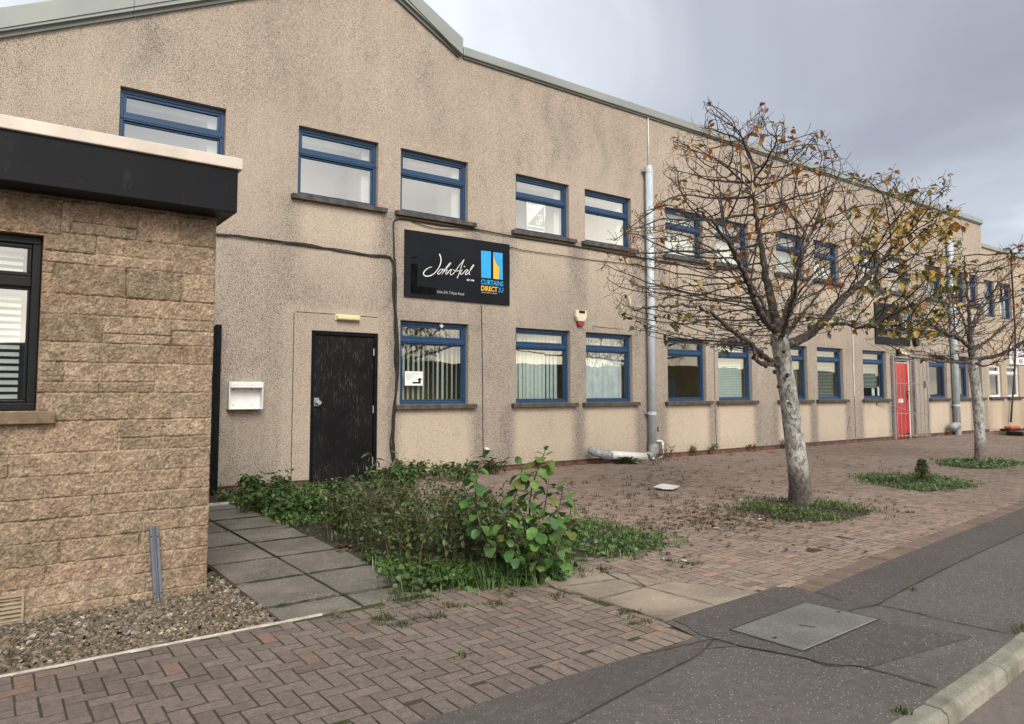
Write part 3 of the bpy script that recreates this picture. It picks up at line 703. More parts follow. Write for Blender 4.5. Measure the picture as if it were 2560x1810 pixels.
STAINS = [(1.35, 4.95, 5.6, 0.16, 0.55), (1.0, 5.0, 5.5, 0.10, 0.3), (2.9, 5.2, 6.4, 0.10, 0.25), (5.2, 4.9, 6.2, 0.18, 0.30), (6.9, 4.8, 6.3, 0.12, 0.30), (7.55, 4.9, 6.2, 0.10, 0.5), (7.9, 5.1, 5.9, 0.16, 0.35), (8.7, 5.0, 6.3, 0.10, 0.35), (9.3, 4.8, 6.3, 0.13, 0.25), (12.2, 5.0, 6.3, 0.14, 0.3), (16, 5.0, 6.3, 0.2, 0.25), (20.5, 4.0, 6.2, 0.2, 0.35), (22.6, 4.8, 6.3, 0.15, 0.35), (6.1, 2.3, 3.7, 0.12, 0.35), (9.62, 2.2, 3.7, 0.10, 0.45), (8.1, 1.0, 3.6, 0.08, 0.3), (2.35, 0.0, 2.2, 0.12, 0.35), (4.6, 0.1, 3.6, 0.05, 0.5)]
def dirt_fn(x, z):
    d = 0.12; cl = 0.0
    hit = False
    for (a, b) in GW:
        a0, b0 = a-0.08, b+0.10
        e = min(x-a0, b0-x)
        if z < 0.985:
            if e > -0.03: cl = max(cl, min(1, max(0, (e+0.03)/0.16))*(0.95-0.25*max(0, (0.3-z))/0.3)); hit = True
            for c in (a0-0.06, b0+0.06):
                d += 0.55*math.exp(-((x-c)/0.12)**2)*min(1, (z+0.35)/0.9)
    if z < 0.985 and x > 4.5: d += 0.42*(1-cl)
    if 0.985 <= z < 2.35 and x > 4.5: d += 0.32
    for i, (a, b) in enumerate(UW):
        a0, b0 = a-0.08, b+0.10
        if z < UZ0-0.05 and i > 0:
            e = min(x-a0, b0-x); f = max(0, min(1, (z-2.55)/0.9))
            if e > 0: cl = max(cl, min(1, e/0.22)*f*0.62)
            for c in (a0, b0):
                d += 0.42*math.exp(-((x-c)/0.13)**2)*f
    if 2.35 <= z < 3.75 and x > 4.5: d += 0.22
    if x < 3.2 and z < 3.4: d += 0.34*min(1, (3.4-z)/0.6)
    if 3.2 < x < 4.65 and z < 3.3: d += 0.16
    if z > 4.9: d += 0.10
    if z > 5.9: d += 0.12*(z-5.9)
    if z < 0.3: d += 0.15
    for (sx, za, zb, sw, am) in STAINS:
        if za-0.3 < z < zb+0.2:
            d += am*math.exp(-((x-sx-0.12*math.sin(z*5))/sw)**2)*min(1, max(0, (z-za+0.3)/0.5))*min(1, max(0, (zb+0.2-z)/0.25))
    if 3.06 < x < 4.55 and z < 2.33: d *= 0.45; cl = max(cl, 0.25)
    return max(0, min(1, d)), cl
nx, nz = len(xs), len(zs)
Vw = np.zeros((nx, nz, 3)); dirt = np.zeros((nx, nz)); clean = np.zeros((nx, nz))
for i, x in enumerate(xs):
    t = top_z(x)
    for j, z in enumerate(zs):
        zz = z
        if x < 0 and z > 0.08: zz = 0.08+(z-0.08)*(t-0.08)/(6.4-0.08) if False else (0.08+(min(z, 4.8)-0.08)*(4.8-0.08+(t-4.96))/(4.8-0.08))
        if z > 4.8:
            base = 4.8 if x >= 0 else 4.8+(t-4.96)
            zz = base+(z-4.8)/(6.4-4.8)*(t-base)
        Vw[i, j] = (x, D, zz); dirt[i, j], clean[i, j] = dirt_fn(x, zz)
idx = np.arange(nx*nz).reshape(nx, nz)
Fw = []
for i in range(nx-1):
    xm = (xs[i]+xs[i+1])/2
    for j in range(nz-1):
        zm = (zs[j]+zs[j+1])/2
        if any(o[0] < xm < o[1] and o[2] < zm < o[3] for o in opens): continue
        if zm < 0.08 and not (3.46 < xm < 3.461): continue
        Fw.append((idx[i, j], idx[i+1, j], idx[i+1, j+1], idx[i, j+1]))
Vl = list(map(tuple, Vw.reshape(-1, 3))); dl = list(dirt.ravel()); cl_ = list(clean.ravel())
for (a, b, c, d) in opens:
    for (p, q) in (((a, c), (a, d)), ((b, d), (b, c)), ((a, d), (b, d)), ((b, c), (a, c))):
        o = len(Vl); Vl += [(p[0], D, p[1]), (q[0], D, q[1]), (q[0], D+0.13, q[1]), (p[0], D+0.13, p[1])]; dl += [0.35]*4; cl_ += [0]*4
        Fw.append((o, o+1, o+2, o+3))
def wallquad(*v):
    o = len(Vl); Vl.extend(v); dl.extend([0.2]*4); cl_.extend([0]*4); Fw.append((o, o+1, o+2, o+3))
wallquad((XR, D, -0.14), (XR, D+20, -0.14), (XR, D+20, 6.4), (XR, D, 6.4))
wallquad((XL, D+20, -0.14), (XL, D, -0.14), (XL, D, 2.95), (XL, D+20, 2.95))
wallquad((XR, D+20, -0.14), (XL, D+20, -0.14), (XL, D+20, 5.5), (XR, D+20, 6.4))
np_obj('wall', np.array(Vl), np.array(Fw), MT['render'], bld, attrs={'dirt': dl, 'clean': cl_})
pl = MB()
for a, b in ((XL, DOOR1[0]), (DOOR1[1], DOOR2[0]), (DOOR2[1], XR)):
    pl.box(a, b, D+0.006, D+0.2, -0.14, 0.0795)
pl.build('plinth', MT['brick'], bld)
# drip bead at the foot of the render
db = MB()
for a, b in ((2.0, DOOR1[0]), (DOOR1[1], DOOR2[0]), (DOOR2[1], XR)): db.box(a, b, D-0.012, D+0.004, 0.074, 0.088)
db.build('drip_bead', MT['sill'], bld)
rf = MB()
rf.add([(XL-0.3, D-0.1, 2.80), (APX, D-0.1, APZ+0.12), (APX, D+20, APZ+0.12), (XL-0.3, D+20, 2.80)], [(0, 1, 2, 3)])
rf.add([(APX, D-0.1, APZ+0.12), (5.70, D-0.1, 6.36), (5.70, D+20, 6.36), (APX, D+20, APZ+0.12)], [(0, 1, 2, 3)])
rf.add([(5.6, D+0.01, 6.39), (XR, D+0.01, 6.39), (XR, D+20, 6.39), (5.6, D+20, 6.39)], [(0, 1, 2, 3)])
rf.build('roof', MT['roof'], bld)
vg = MB()
def band(mb, p, q, dz0, dz1, y0, y1):
    (xa, za), (xb, zb) = p, q
    mb.prism([Vector((xa, y0, za+dz0)), Vector((xb, y0, zb+dz0)), Vector((xb, y0, zb+dz1)), Vector((xa, y0, za+dz1))], (0, y1-y0, 0))
for xa, xb in ((XL, 1.245), (1.25, APX)):
    band(vg, (xa, top_z(xa)), (xb, 4.96+0.502*xb), 0.035, 0.29, D-0.085, D+0.1)
band(vg, (APX, APZ), (5.74, APZ-0.53*(5.74-APX)), 0.035, 0.29, D-0.085, D+0.1)
verge = vg.build('verge_trim', MT['trim'], bld)
vl = MB()
for xa, xb in ((XL, 1.245), (1.25, APX)): band(vl, (xa, top_z(xa)), (xb, 4.96+0.502*xb), -0.02, 0.034, D-0.04, D+0.1)
band(vl, (APX, APZ), (5.70, APZ-0.53*(5.70-APX)), -0.02, 0.034, D-0.04, D+0.1)
vl.build('lip', MT['trim_dark'], verge)
cp = MB(); cp.box(5.765, XR+0.03, D-0.07, D+0.25, 6.375, 6.515); parapet = cp.build('parapet_trim', MT['trim'], bld, bevel=0.012)
cl2 = MB(); cl2.box(5.78, XR+0.02, D-0.035, D+0.2, 6.345, 6.374); cl2.build('lip', MT['trim_dark'], parapet)
it = MB(); it.box(1.0, 24.6, D+1.6, D+1.65, -0.1, 2.6); it.box(10.0, 11.25, D+0.92, D+0.95, 0.0, 2.6); it.build('interior_wall', MT['interior'], bld)
it = MB(); it.box(1.0, 24.6, D+0.30, D+0.34, 2.95, 3.70); it.box(1.0, 24.6, D+1.9, D+1.95, 3.7, 4.95); it.build('inner_lining', MT['pale_wall'], bld)
it = MB(); it.box(0.9, 24.6, D+0.15, D+2.0, 2.62, 2.70); it.box(0.9, 24.6, D+0.15, D+2.0, 4.90, 4.94); it.build('ceiling', MT['pale_wall'], bld)
# movement joints and old hairlines in the render
def wline(mb, pts, w=0.006, y=D-0.0035, t=0.006):
    P = [at(*p) for p in pts]
    for a, b in zip(P[:-1], P[1:]):
        dv = (b-a); nrm = Vector((-dv.z, 0, dv.x)).normalized()*w*0.5
        mb.prism([Vector((a.x-nrm.x, y, a.z-nrm.z)), Vector((b.x-nrm.x, y, b.z-nrm.z)), Vector((b.x+nrm.x, y, b.z+nrm.z)), Vector((a.x+nrm.x, y, a.z+nrm.z))], (0, t, 0))
def joint(pts, w):
    m = MB(); wline(m, pts, w); m.build('movement_joint', MT['cable'], bld)
joint([(1203.5, 764), (1205, 860), (1206.5, 960), (1207, 1080), (1208, 1130)], 0.014)
joint([(1784.5, 820), (1785.5, 900), (1787.5, 1010), (1789, 1070), (1792, 1122)], 0.013)
joint([(735, 782), (733, 900), (730.5, 1020), (728.5, 1130), (727.5, 1208)], 0.008)
joint([(738, 779), (800, 783), (860, 787), (945, 794)], 0.007)
joint([(2131, 770), (2133, 900), (2136, 1000), (2139, 1095)], 0.016)
joint([(2125, 1040), (2121, 1060), (2118, 1082)], 0.010)
joint([(1482, 816), (1510, 819), (1550, 823)], 0.010)

def ring(mb, x0, x1, z0, z1, w, y0, y1, wt=None):
    wt = wt or w
    mb.box(x0, x1, y0, y1, z0, z0+w); mb.box(x0, x1, y0, y1, z1-wt, z1)
    mb.box(x0, x0+w, y0, y1, z0+w+0.0005, z1-wt-0.0005); mb.box(x1-w, x1, y0, y1, z0+w+0.0005, z1-wt-0.0005)
def venetian(mb, x0, x1, z0, z1, y, pitch=0.034, tilt=0.6):
    z = z0+0.02; c, s = math.cos(tilt)*0.016, math.sin(tilt)*0.016
    mb.box(x0, x1, y-0.015, y+0.015, z1-0.03, z1)
    while z < z1-0.035:
        mb.quad((x0, y-c, z-s), (x1, y-c, z-s), (x1, y+c, z+s), (x0, y+c, z+s)); z += pitch
    for xx in (x0+(x1-x0)*0.2, x0+(x1-x0)*0.8): mb.box(xx-0.003, xx+0.003, y-0.018, y-0.016, z0, z1)
def vertical(mb, x0, x1, z0, z1, y, pitch=0.082, ang=0.5, wob=0.15, gap=1.0):
    x = x0+0.04
    mb.box(x0, x1, y-0.02, y+0.02, z1-0.03, z1)
    while x < x1-0.02:
        a = ang+random.uniform(-wob, wob); c, s = math.cos(a)*0.044*gap, math.sin(a)*0.044*gap; sway = random.uniform(-0.008, 0.008)
        mb.quad((x-c+sway, y-s, z0), (x+c+sway, y+s, z0), (x+c, y+s, z1-0.03), (x-c, y-s, z1-0.03)); x += pitch
def window(parent, x0, x1, z0, z1, tz, frame, glass, blind=None, sill=True, fy=D+0.07, tint=None, wall=D, sill_over=(0.09, 0.115)):
    f = MB(); e = 0.003
    ring(f, x0+e, x1-e, z0+e, z1-e, 0.045, fy, fy+0.07, 0.05)
    f.box(x0+0.048, x1-0.048, fy-0.008, fy+0.06, tz-0.022, tz+0.050)
    ring(f, x0+0.049, x1-0.049, tz+0.054, z1-0.054, 0.030, fy+0.012, fy+0.055)
    ring(f, x0+0.049, x1-0.049, z0+0.049, tz-0.026, 0.020, fy+0.016, fy+0.055)
    f.box(x0+0.02, x1-0.02, fy-0.016, fy+0.0, tz-0.002, tz+0.016)
    w = f.build('window', frame, parent, bevel=0.004)
    p = MB(); y = fy+0.036
    p.quad((x0+0.07, y, z0+0.06), (x1-0.07, y, z0+0.06), (x1-0.07, y, tz-0.04), (x0+0.07, y, tz-0.04))
    p.quad((x0+0.07, y+0.004, tz+0.075), (x1-0.07, y+0.004, tz+0.075), (x1-0.07, y+0.004, z1-0.075), (x0+0.07, y+0.004, z1-0.075))
    p.build('pane', glass, w)
    if sill:
        s = MB(); s.box(x0-sill_over[0], x1+sill_over[1], wall-0.085, wall+0.068, z0-0.068, z0-0.002)
        s.build('sill', MT['sill'], w, bevel=0.008)
    if blind: blind(w, x0, x1, z0, z1, tz, fy+0.10)
    return w
def b_vert(ang, gap=1.0, mat='blind'):
    def f(w, x0, x1, z0, z1, tz, y):
        m = MB(); vertical(m, x0+0.05, x1-0.05, z0+0.05, z1-0.04, y+0.05, ang=ang, gap=gap); m.build('blind', MT[mat], w)
    return f
def b_ven(tilt, z_low=0.0, mat='blind'):
    def f(w, x0, x1, z0, z1, tz, y):
        m = MB(); venetian(m, x0+0.06, x1-0.06, z0+0.05+z_low, z1-0.05, y+0.05, tilt=tilt); m.build('blind', MT[mat], w)
    return f
def b_curtain(w, x0, x1, z0, z1, tz, y):
    m = MB(); n = 60; zt_ = z1-0.05
    P = [(x0+0.06+(x1-x0-0.12)*i/n, y+0.06+0.012*math.sin(i*0.9)+0.008*math.sin(i*2.3)) for i in range(n+1)]
    for (xa, ya), (xb, yb) in zip(P[:-1], P[1:]): m.quad((xa, ya, z0+0.05), (xb, yb, z0+0.05), (xb, yb, zt_), (xa, ya, zt_))
    m.build('curtain', MT['curtain'], w, smooth=True)
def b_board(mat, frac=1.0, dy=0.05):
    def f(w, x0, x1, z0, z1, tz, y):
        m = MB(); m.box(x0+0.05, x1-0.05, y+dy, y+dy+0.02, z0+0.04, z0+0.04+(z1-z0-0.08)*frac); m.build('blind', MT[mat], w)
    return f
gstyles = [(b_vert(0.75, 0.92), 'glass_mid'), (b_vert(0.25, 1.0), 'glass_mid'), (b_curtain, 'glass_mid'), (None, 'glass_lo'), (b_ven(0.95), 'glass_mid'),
           (b_ven(0.35), 'glass_mid'), (b_ven(0.30), 'glass_mid'), (b_ven(0.4, 0.22), 'glass_mid'), (b_board('darkroom', 1, 0.3), 'glass_mid'), (b_board('darkroom', 1, 0.2), 'glass_mid'), (b_board('darkroom', 1, 0.2), 'glass_mid')]  # darkroom boards are dark sheets standing for the dim room behind
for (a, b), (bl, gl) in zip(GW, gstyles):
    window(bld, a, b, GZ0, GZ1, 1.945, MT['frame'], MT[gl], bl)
def b_reveal(w, x0, x1, z0, z1, tz, y):
    m = MB(); m.box(x1-0.17, x1-0.05, y+0.03, y+0.5, z0+0.03, z1-0.03); m.box(x0+0.05, x1-0.18, y+0.05, y+0.5, z1-0.14, z1-0.03); m.build('inner_reveal', MT['white'], w)
ustyles = [b_reveal, b_reveal, b_reveal, b_reveal, b_reveal, b_board('white'), b_board('white'), b_board('pale_wall'), b_board('white', 0.6), None, None, None, None, None]
for (a, b), bl in zip(UW, ustyles):
    window(bld, a, b, UZ0, UZ1, 4.385, MT['frame'], MT['glass_hi'] if bl in (None, b_reveal) else MT['glass_mid'], bl)
# office chair seen through the clear window
oc = thing('office_chair', 'dark high backed office chair seen through the clear window with the tan wall', 'chair', (10.9, D+0.55, 0.75))
c1 = MB(); c1.prism([Vector((10.72, D+0.5, 1.0)), Vector((11.18, D+0.5, 1.0)), Vector((11.20, D+0.5, 1.42)), Vector((11.1, D+0.5, 1.48)), Vector((10.78, D+0.5, 1.50)), Vector((10.70, D+0.5, 1.4))], (0, 0.08, 0)); c1.build('backrest', MT['chairfab'], oc, bevel=0.03)
c1 = MB(); c1.prism([Vector((10.66, D+0.48, 1.49)), Vector((10.92, D+0.48, 1.49)), Vector((10.9, D+0.48, 1.58)), Vector((10.80, D+0.48, 1.61)), Vector((10.68, D+0.48, 1.57))], (0, 0.07, 0)); c1.build('headrest', MT['chairfab'], oc, bevel=0.02)
c1 = MB(); c1.box(10.7, 11.2, D+0.6, D+1.05, 0.72, 0.80); c1.tube([(10.95, D+0.8, 0.02), (10.95, D+0.8, 0.72)], 0.03); c1.build('seat', MT['chairfab'], oc)
dk = tag(MB().box(10.2, 10.85, D+0.42, D+0.95, 1.06, 1.18).box(10.25, 10.3, D+0.5, D+0.55, 0, 1.06).box(10.75, 10.8, D+0.5, D+0.55, 0, 1.06).build('desk', MT['chairfab'], bevel=0.01), 'low dark desk top beside the office chair behind the clear window', 'desk')

# doors of the long building
dm = MB(); x0, x1, z0, z1 = DOOR1
dm.box(x0+0.052, x1-0.052, D+0.034, D+0.08, 0.0, z1-0.055); door = dm.build('door', MT['blackdoor'], bld, bevel=0.004)
df = MB(); df.box(x0+0.002, x0+0.05, D+0.01, D+0.10, -0.01, z1-0.002); df.box(x1-0.05, x1-0.002, D+0.01, D+0.10, -0.01, z1-0.002); df.box(x0+0.0505, x1-0.0505, D+0.01, D+0.10, z1-0.052, z1-0.002)
df.build('door_frame', MT['blackwood'], bld, bevel=0.004)
hp_ = at(793, 1005)
hd = MB(); hd.box(hp_.x-0.035, hp_.x+0.035, D+0.020, D+0.036, hp_.z-0.055, hp_.z+0.055); hd.tube([(hp_.x+0.01, D+0.02, hp_.z-0.01), (hp_.x+0.01, D-0.03, hp_.z-0.01)], 0.016, 12); hd.tube([(hp_.x+0.01, D-0.03, hp_.z-0.01), (hp_.x+0.01, D-0.055, hp_.z-0.01)], [0.034, 0.030], 14)
hd.build('handle', MT['metal'], door, bevel=0.003)
for z in (1.77, 0.98, 0.28):
    MB().tube([(x1-0.055, D+0.022, z-0.05), (x1-0.055, D+0.022, z+0.05)], 0.011, 8).build('hinge', MT['metal'], door)
x0, x1, z0, z1 = DOOR2
rd = MB(); rd.box(x0+0.04, x1-0.06, D+0.05, D+0.09, 0.0, z1-0.10); rdo = rd.build('door', MT['red'], bld, bevel=0.004); rdo['label'] = 'red door with white edge and letter plate'
rf_ = MB(); rf_.box(x1-0.058, x1-0.012, D+0.03, D+0.11, 0.0, z1-0.002); rf_.box(x0+0.04, x1-0.0585, D+0.045, D+0.10, z1-0.098, z1-0.072); rf_.build('door_frame', MT['white'], bld)
MB().box(x0+0.33, x0+0.44, D+0.036, D+0.049, 0.93, 1.03).box(x0+0.455, x0+0.56, D+0.036, D+0.049, 0.93, 1.03).build('letter_plate', MT['white'], rdo)
MB().tube([(x1-0.11, D+0.049, 1.22), (x1-0.11, D+0.0, 1.22), (x1-0.2, D+0.0, 1.22)], 0.012).box(x1-0.13, x1-0.09, D+0.04, D+0.049, 1.02, 1.16).build('handle', MT['black'], rdo)

# ------------------------------------------------------------------ lower building at the far right
B3 = D+0.10
b3 = thing('rendered_building', 'lower pale rendered building with white framed windows at the far end of the row', 'building', (29, B3, 0))
ops3 = [(25.10, 26.02, 1.05, 2.06), (26.46, 27.46, 1.05, 2.06), (24.98, 25.75, 3.55, 4.70), (26.15, 27.05, 3.55, 4.70), (28.0, 29.0, 1.05, 2.06), (28.0, 29.0, 3.55, 4.7), (29.6, 30.6, 1.05, 2.06), (29.6, 30.6, 3.55, 4.7)]
x3 = grid_lines([o[0] for o in ops3]+[o[1] for o in ops3], XR+0.01, 36, 0.25); z3 = grid_lines([1.05, 2.06, 3.55, 4.70], -0.14, 5.75, 0.25)
Vl, Fw, dl, cl_ = [], [], [], []
for x in x3:
    for z in z3:
        Vl.append((x, B3, z)); under = any(o[0] < x < o[1] and z < 1.0 for o in ops3 if o[2] < 2); dl.append(0.1 if under else 0.3); cl_.append(0.5 if under else 0.15)
for i in range(len(x3)-1):
    for j in range(len(z3)-1):
        xm, zm = (x3[i]+x3[i+1])/2, (z3[j]+z3[j+1])/2
        if any(o[0] < xm < o[1] and o[2] < zm < o[3] for o in ops3): continue
        a = i*len(z3)+j; Fw.append((a, a+len(z3), a+len(z3)+1, a+1))
for (a, b, c, d) in ops3:
    for (p, q) in (((a, c), (a, d)), ((b, d), (b, c)), ((a, d), (b, d)), ((b, c), (a, c))):
        o = len(Vl); Vl += [(p[0], B3, p[1]), (q[0], B3, q[1]), (q[0], B3+0.13, q[1]), (p[0], B3+0.13, p[1])]; dl += [0.35]*4; cl_ += [0]*4; Fw.append((o, o+1, o+2, o+3))
wallquad((36, B3, -0.14), (36, B3+14, -0.14), (36, B3+14, 5.75), (36, B3, 5.75))
wallquad((36, B3+14, -0.14), (XR+0.01, B3+14, -0.14), (XR+0.01, B3+14, 5.75), (36, B3+14, 5.75))
np_obj('wall', np.array(Vl), np.array(Fw), MT['render2'], b3, attrs={'dirt': dl, 'clean': cl_})
MB().box(XR+0.02, 36.05, B3-0.06, B3+0.2, 5.70, 5.82).build('parapet_trim', MT['trim'], b3, bevel=0.01)
MB().box(XR+0.02, 36, B3+0.2, B3+14, 5.70, 5.74).build('roof', MT['roof'], b3)
MB().box(XR+0.2, 35.8, B3+0.8, B3+0.85, 0, 5.6).build('interior_wall', MT['darkroom'], b3)
for k, o in enumerate(ops3):
    if o[2] < 2: window(b3, *o, 1.78, MT['white_frame'], MT['glass_mid'], None, fy=B3+0.05, wall=B3)
    else: window(b3, *o, 4.22, MT['frame'], MT['glass_hi'], b_board('white', 0.7), fy=B3+0.05, wall=B3, sill=False)

# ------------------------------------------------------------------ stone building on the left
YS = 4.83
sb_ = thing('stone_building', 'flat roofed building of rough tan sandstone blocks with black fascia at the left', 'building', (0, YS, 0))
SX0, SX1, SZ0, SZ1 = -2.0, 1.18, -0.16, 2.42
step = 0.0058
nx = int((SX1-SX0)/step); nz = int((SZ1-SZ0)/step)
X = np.linspace(SX0, SX1, nx); Z = np.linspace(SZ0, SZ1, nz)
WIN = (-0.62, 0.25, 1.115, 2.105)
blocks = []
def lay(x0, x1, z0, z1, depth=0):
    w, h = x1-x0, z1-z0
    blocks.append((x0, x1, z0, z1))
z = SZ0; brs = random.Random(11)
while z < SZ1-0.02:
    h = brs.choice([0.125, 0.16, 0.175, 0.19, 0.115, 0.18]); h = min(h, SZ1-z)
    x = SX0-brs.uniform(0, 0.3)
    while x < SX1:
        w = brs.uniform(0.22, 0.46)
        if SX1-(x+w) < 0.13: w = SX1-x
        if h > 0.14 and brs.random() < 0.45:
            s = h*brs.choice([0.36, 0.40, 0.58, 0.64]); cut = x+w*brs.uniform(0.35, 0.65)
            lay(x, x+w, z, z+s)
            if w > 0.34 and brs.random() < 0.6: lay(x, cut, z+s, z+h); lay(cut, x+w, z+s, z+h)
            else: lay(x, x+w, z+s, z+h)
        else: lay(x, x+w, z, z+h)
        x += w
    z += h
blocks.append((-0.85, 0.335, 2.112, 2.305))         # lintel over the window
edge = np.full((nx, nz), 0.0); bid = np.zeros((nx, nz), int); vert = np.zeros((nx, nz), bool)
for k, (a, b, c, d) in enumerate(blocks):
    i0, i1 = np.searchsorted(X, [a, b]); j0, j1 = np.searchsorted(Z, [c, d])
    if i1 <= i0 or j1 <= j0: continue
    xx = X[i0:i1, None]; zz = Z[None, j0:j1]
    e = np.minimum(np.minimum(xx-a, b-xx), np.minimum(zz-c, d-zz)); edge[i0:i1, j0:j1] = e; bid[i0:i1, j0:j1] = k
n1 = vnoise(nx, nz, (23, 18), 5, 21); n2 = vnoise(nx, nz, (99, 80), 3, 22); n3 = vnoise(nx, nz, (270, 220), 2, 23); nj = vnoise(nx, nz, (40, 30), 3, 24)
bo = np.random.default_rng(5).normal(0, 0.0030, len(blocks))
ee = edge+(n2-0.5)*0.006
prof = np.clip(ee/0.009, 0, 1); prof = prof*prof*(3-2*prof)
hgt = prof*(0.009+bo[bid]*0.7+(n1-0.5)*0.014)+(n2-0.5)*0.010+(n3-0.5)*0.009
rough = (n2-0.5)
Vs = np.stack([np.repeat(X[:, None], nz, 1), YS-hgt, np.repeat(Z[None], nx, 0)], -1)
pal2 = np.array([(0.285, 0.212, 0.146), (0.262, 0.198, 0.136), (0.295, 0.220, 0.154), (0.240, 0.182, 0.124), (0.300, 0.214, 0.150), (0.275, 0.208, 0.146)])
pick = np.random.default_rng(8).integers(0, 6, len(blocks)); lum = np.random.default_rng(9).normal(1, 0.07, len(blocks))
cb = pal2[pick[bid]]*lum[bid][..., None]
n4 = np.random.default_rng(77).random((nx, nz)); cb = cb*(0.80+0.40*n2[..., None])*(0.62+0.76*n3[..., None])*(0.72+0.56*n4[..., None])
mort = np.clip(1-ee/0.006, 0, 1)*np.where(nj > 0.47, 0.95, 0.3)
cb = cb*(1-mort[..., None])+np.array([0.40, 0.315, 0.225])*mort[..., None]
gap = (np.clip(1-ee/0.0045, 0, 1)*np.clip((0.46-nj)*12, 0, 1))
cb = cb*(1.10-gap[..., None]*0.7)
foot_tint = np.clip((0.35-Z)/0.5, 0, 1)[None, :, None]; cb = cb*(1-foot_tint*0.0)+np.array([0.34, 0.25, 0.16])*foot_tint*0.12  # adds a little tan towards the bottom
rust = np.clip((vnoise(nx, nz, (6, 8), 5, 31)-0.63)*7, 0, 1)[..., None]; cb = cb*(1-rust*0.25)+np.array([0.24, 0.10, 0.045])*rust*0.25
idx = np.arange(nx*nz).reshape(nx, nz); q = np.stack([idx[:-1, :-1], idx[1:, :-1], idx[1:, 1:], idx[:-1, 1:]], -1)
xm = (X[:-1]+X[1:])[:, None]/2; zm = (Z[:-1]+Z[1:])[None]/2
keep = ~((xm > WIN[0]) & (xm < WIN[1]) & (zm > WIN[2]) & (zm < WIN[3]))
Vl = Vs.reshape(-1, 3); Fs = q[keep]
# plain returns
ext = []; exf = []; exc = []
def sq(*v):
    o = len(Vl)+len(ext); ext.extend(v); exf.append((o, o+1, o+2, o+3)); exc.extend([(0.28, 0.19, 0.11)]*4)
sq((SX1-0.004, YS, SZ0), (SX1-0.004, 8.3, SZ0), (SX1-0.004, 8.3, SZ1), (SX1-0.004, YS, SZ1))
sq((-5, YS+0.01, SZ0), (SX0, YS+0.01, SZ0), (SX0, YS+0.01, SZ1), (-5, YS+0.01, SZ1))
sq((SX1, 8.3, SZ0), (-5, 8.3, SZ0), (-5, 8.3, SZ1), (SX1, 8.3, SZ1))
a, b, c, d = WIN
for (p, r) in (((a, c), (a, d)), ((b, d), (b, c)), ((a, d), (b, d)), ((b, c), (a, c))):
    sq((p[0], YS+0.006, p[1]), (r[0], YS+0.006, r[1]), (r[0], YS+0.12, r[1]), (p[0], YS+0.12, p[1]))
np_obj('wall', np.concatenate([Vl, np.array(ext)]), np.concatenate([Fs, np.array(exf)]), MT['stone'], sb_, col=np.concatenate([cb.reshape(-1, 3), np.array(exc)]))
FY = 4.60
fs_ = MB(); fs_.box(-5, 1.245, FY, 8.4, 2.338, 2.608); fascia = fs_.build('fascia', MT['fascia'], sb_, bevel=0.004)
for x_, z_ in [(0.05, 2.575), (0.05, 2.39), (0.33, 2.57), (0.34, 2.385), (0.63, 2.57), (0.64, 2.385), (0.90, 2.57), (0.91, 2.385), (1.215, 2.575), (1.215, 2.39)]:
    MB().tube([(x_, FY+0.002, z_), (x_, FY-0.004, z_)], [0.007, 0.005], 8).build('fixing_screw', MT['black'], fascia)
MB().box(-5, 1.268, FY-0.022, 8.42, 2.609, 2.682).build('roof_trim', MT['cream_trim'], sb_, bevel=0.006)
MB().box(-5, 1.2, FY+0.05, 8.4, 2.683, 2.70).build('roof', MT['roof'], sb_)
f = MB(); wy = YS+0.05; x0, x1, z0, z1 = WIN
ring(f, x0+0.003, x1-0.004, z0+0.003, z1-0.003, 0.042, wy, wy+0.06)
f.box(x0+0.046, x1-0.047, wy-0.004, wy+0.05, 1.815, 1.872)
ring(f, x0+0.047, x1-0.048, 1.876, z1-0.047, 0.022, wy+0.012, wy+0.05); ring(f, x0+0.047, x1-0.048, z0+0.047, 1.811, 0.014, wy+0.016, wy+0.05)
sw = f.build('window', MT['black'], sb_, bevel=0.004)
MB().quad((x0+0.05, wy+0.03, z0+0.05), (x1-0.05, wy+0.03, z0+0.05), (x1-0.05, wy+0.03, 1.82), (x0+0.05, wy+0.03, 1.82)).quad((x0+0.05, wy+0.033, 1.87), (x1-0.05, wy+0.033, 1.87), (x1-0.05, wy+0.033, z1-0.05), (x0+0.05, wy+0.033, z1-0.05)).build('pane', m_glass('stone_window_glass', 0.30), sw)
vb = MB(); venetian(vb, x0+0.05, x1-0.085, z0+0.06, z1-0.05, wy+0.10, pitch=0.040, tilt=0.85); vb.build('blind', MT['white'], sw)
MB().box(x0-0.2, 0.34, YS-0.055, YS+0.05, 1.045, 1.112).build('sill', simple('sandstone_sill', (0.19, 0.135, 0.085), 0.9, var=0.25, scale=14, bump=0.5, bscale=90), sw, bevel=0.006)
MB().box(-4.9, 1.1, YS+0.4, YS+0.43, 0, 2.4).build('interior_wall', MT['darkroom'], sb_)
vt = MB(); ring(vt, -0.02, 0.232, -0.03, 0.125, 0.012, YS-0.028, YS+0.02)
for k in range(6):
    z_ = -0.015+k*0.0225; vt.quad((-0.008, YS-0.024, z_), (0.22, YS-0.024, z_), (0.22, YS+0.0, z_+0.016), (-0.008, YS+0.0, z_+0.016))
tag(vt.build('air_vent', simple('vent_plastic', (0.36, 0.29, 0.20), 0.6, var=0.1)), 'square tan louvred air vent low on the stone wall', 'vent')
MB().box(-0.008, 0.22, YS-0.004, YS-0.001, -0.02, 0.115).build('vent_back', MT['black'], bpy.data.objects['air_vent'])
cs = MB(); a_, b_ = at(372.4+0, 1317.6, YS-0.03), at(384.2, 1512.5, YS-0.03); w_ = 0.05
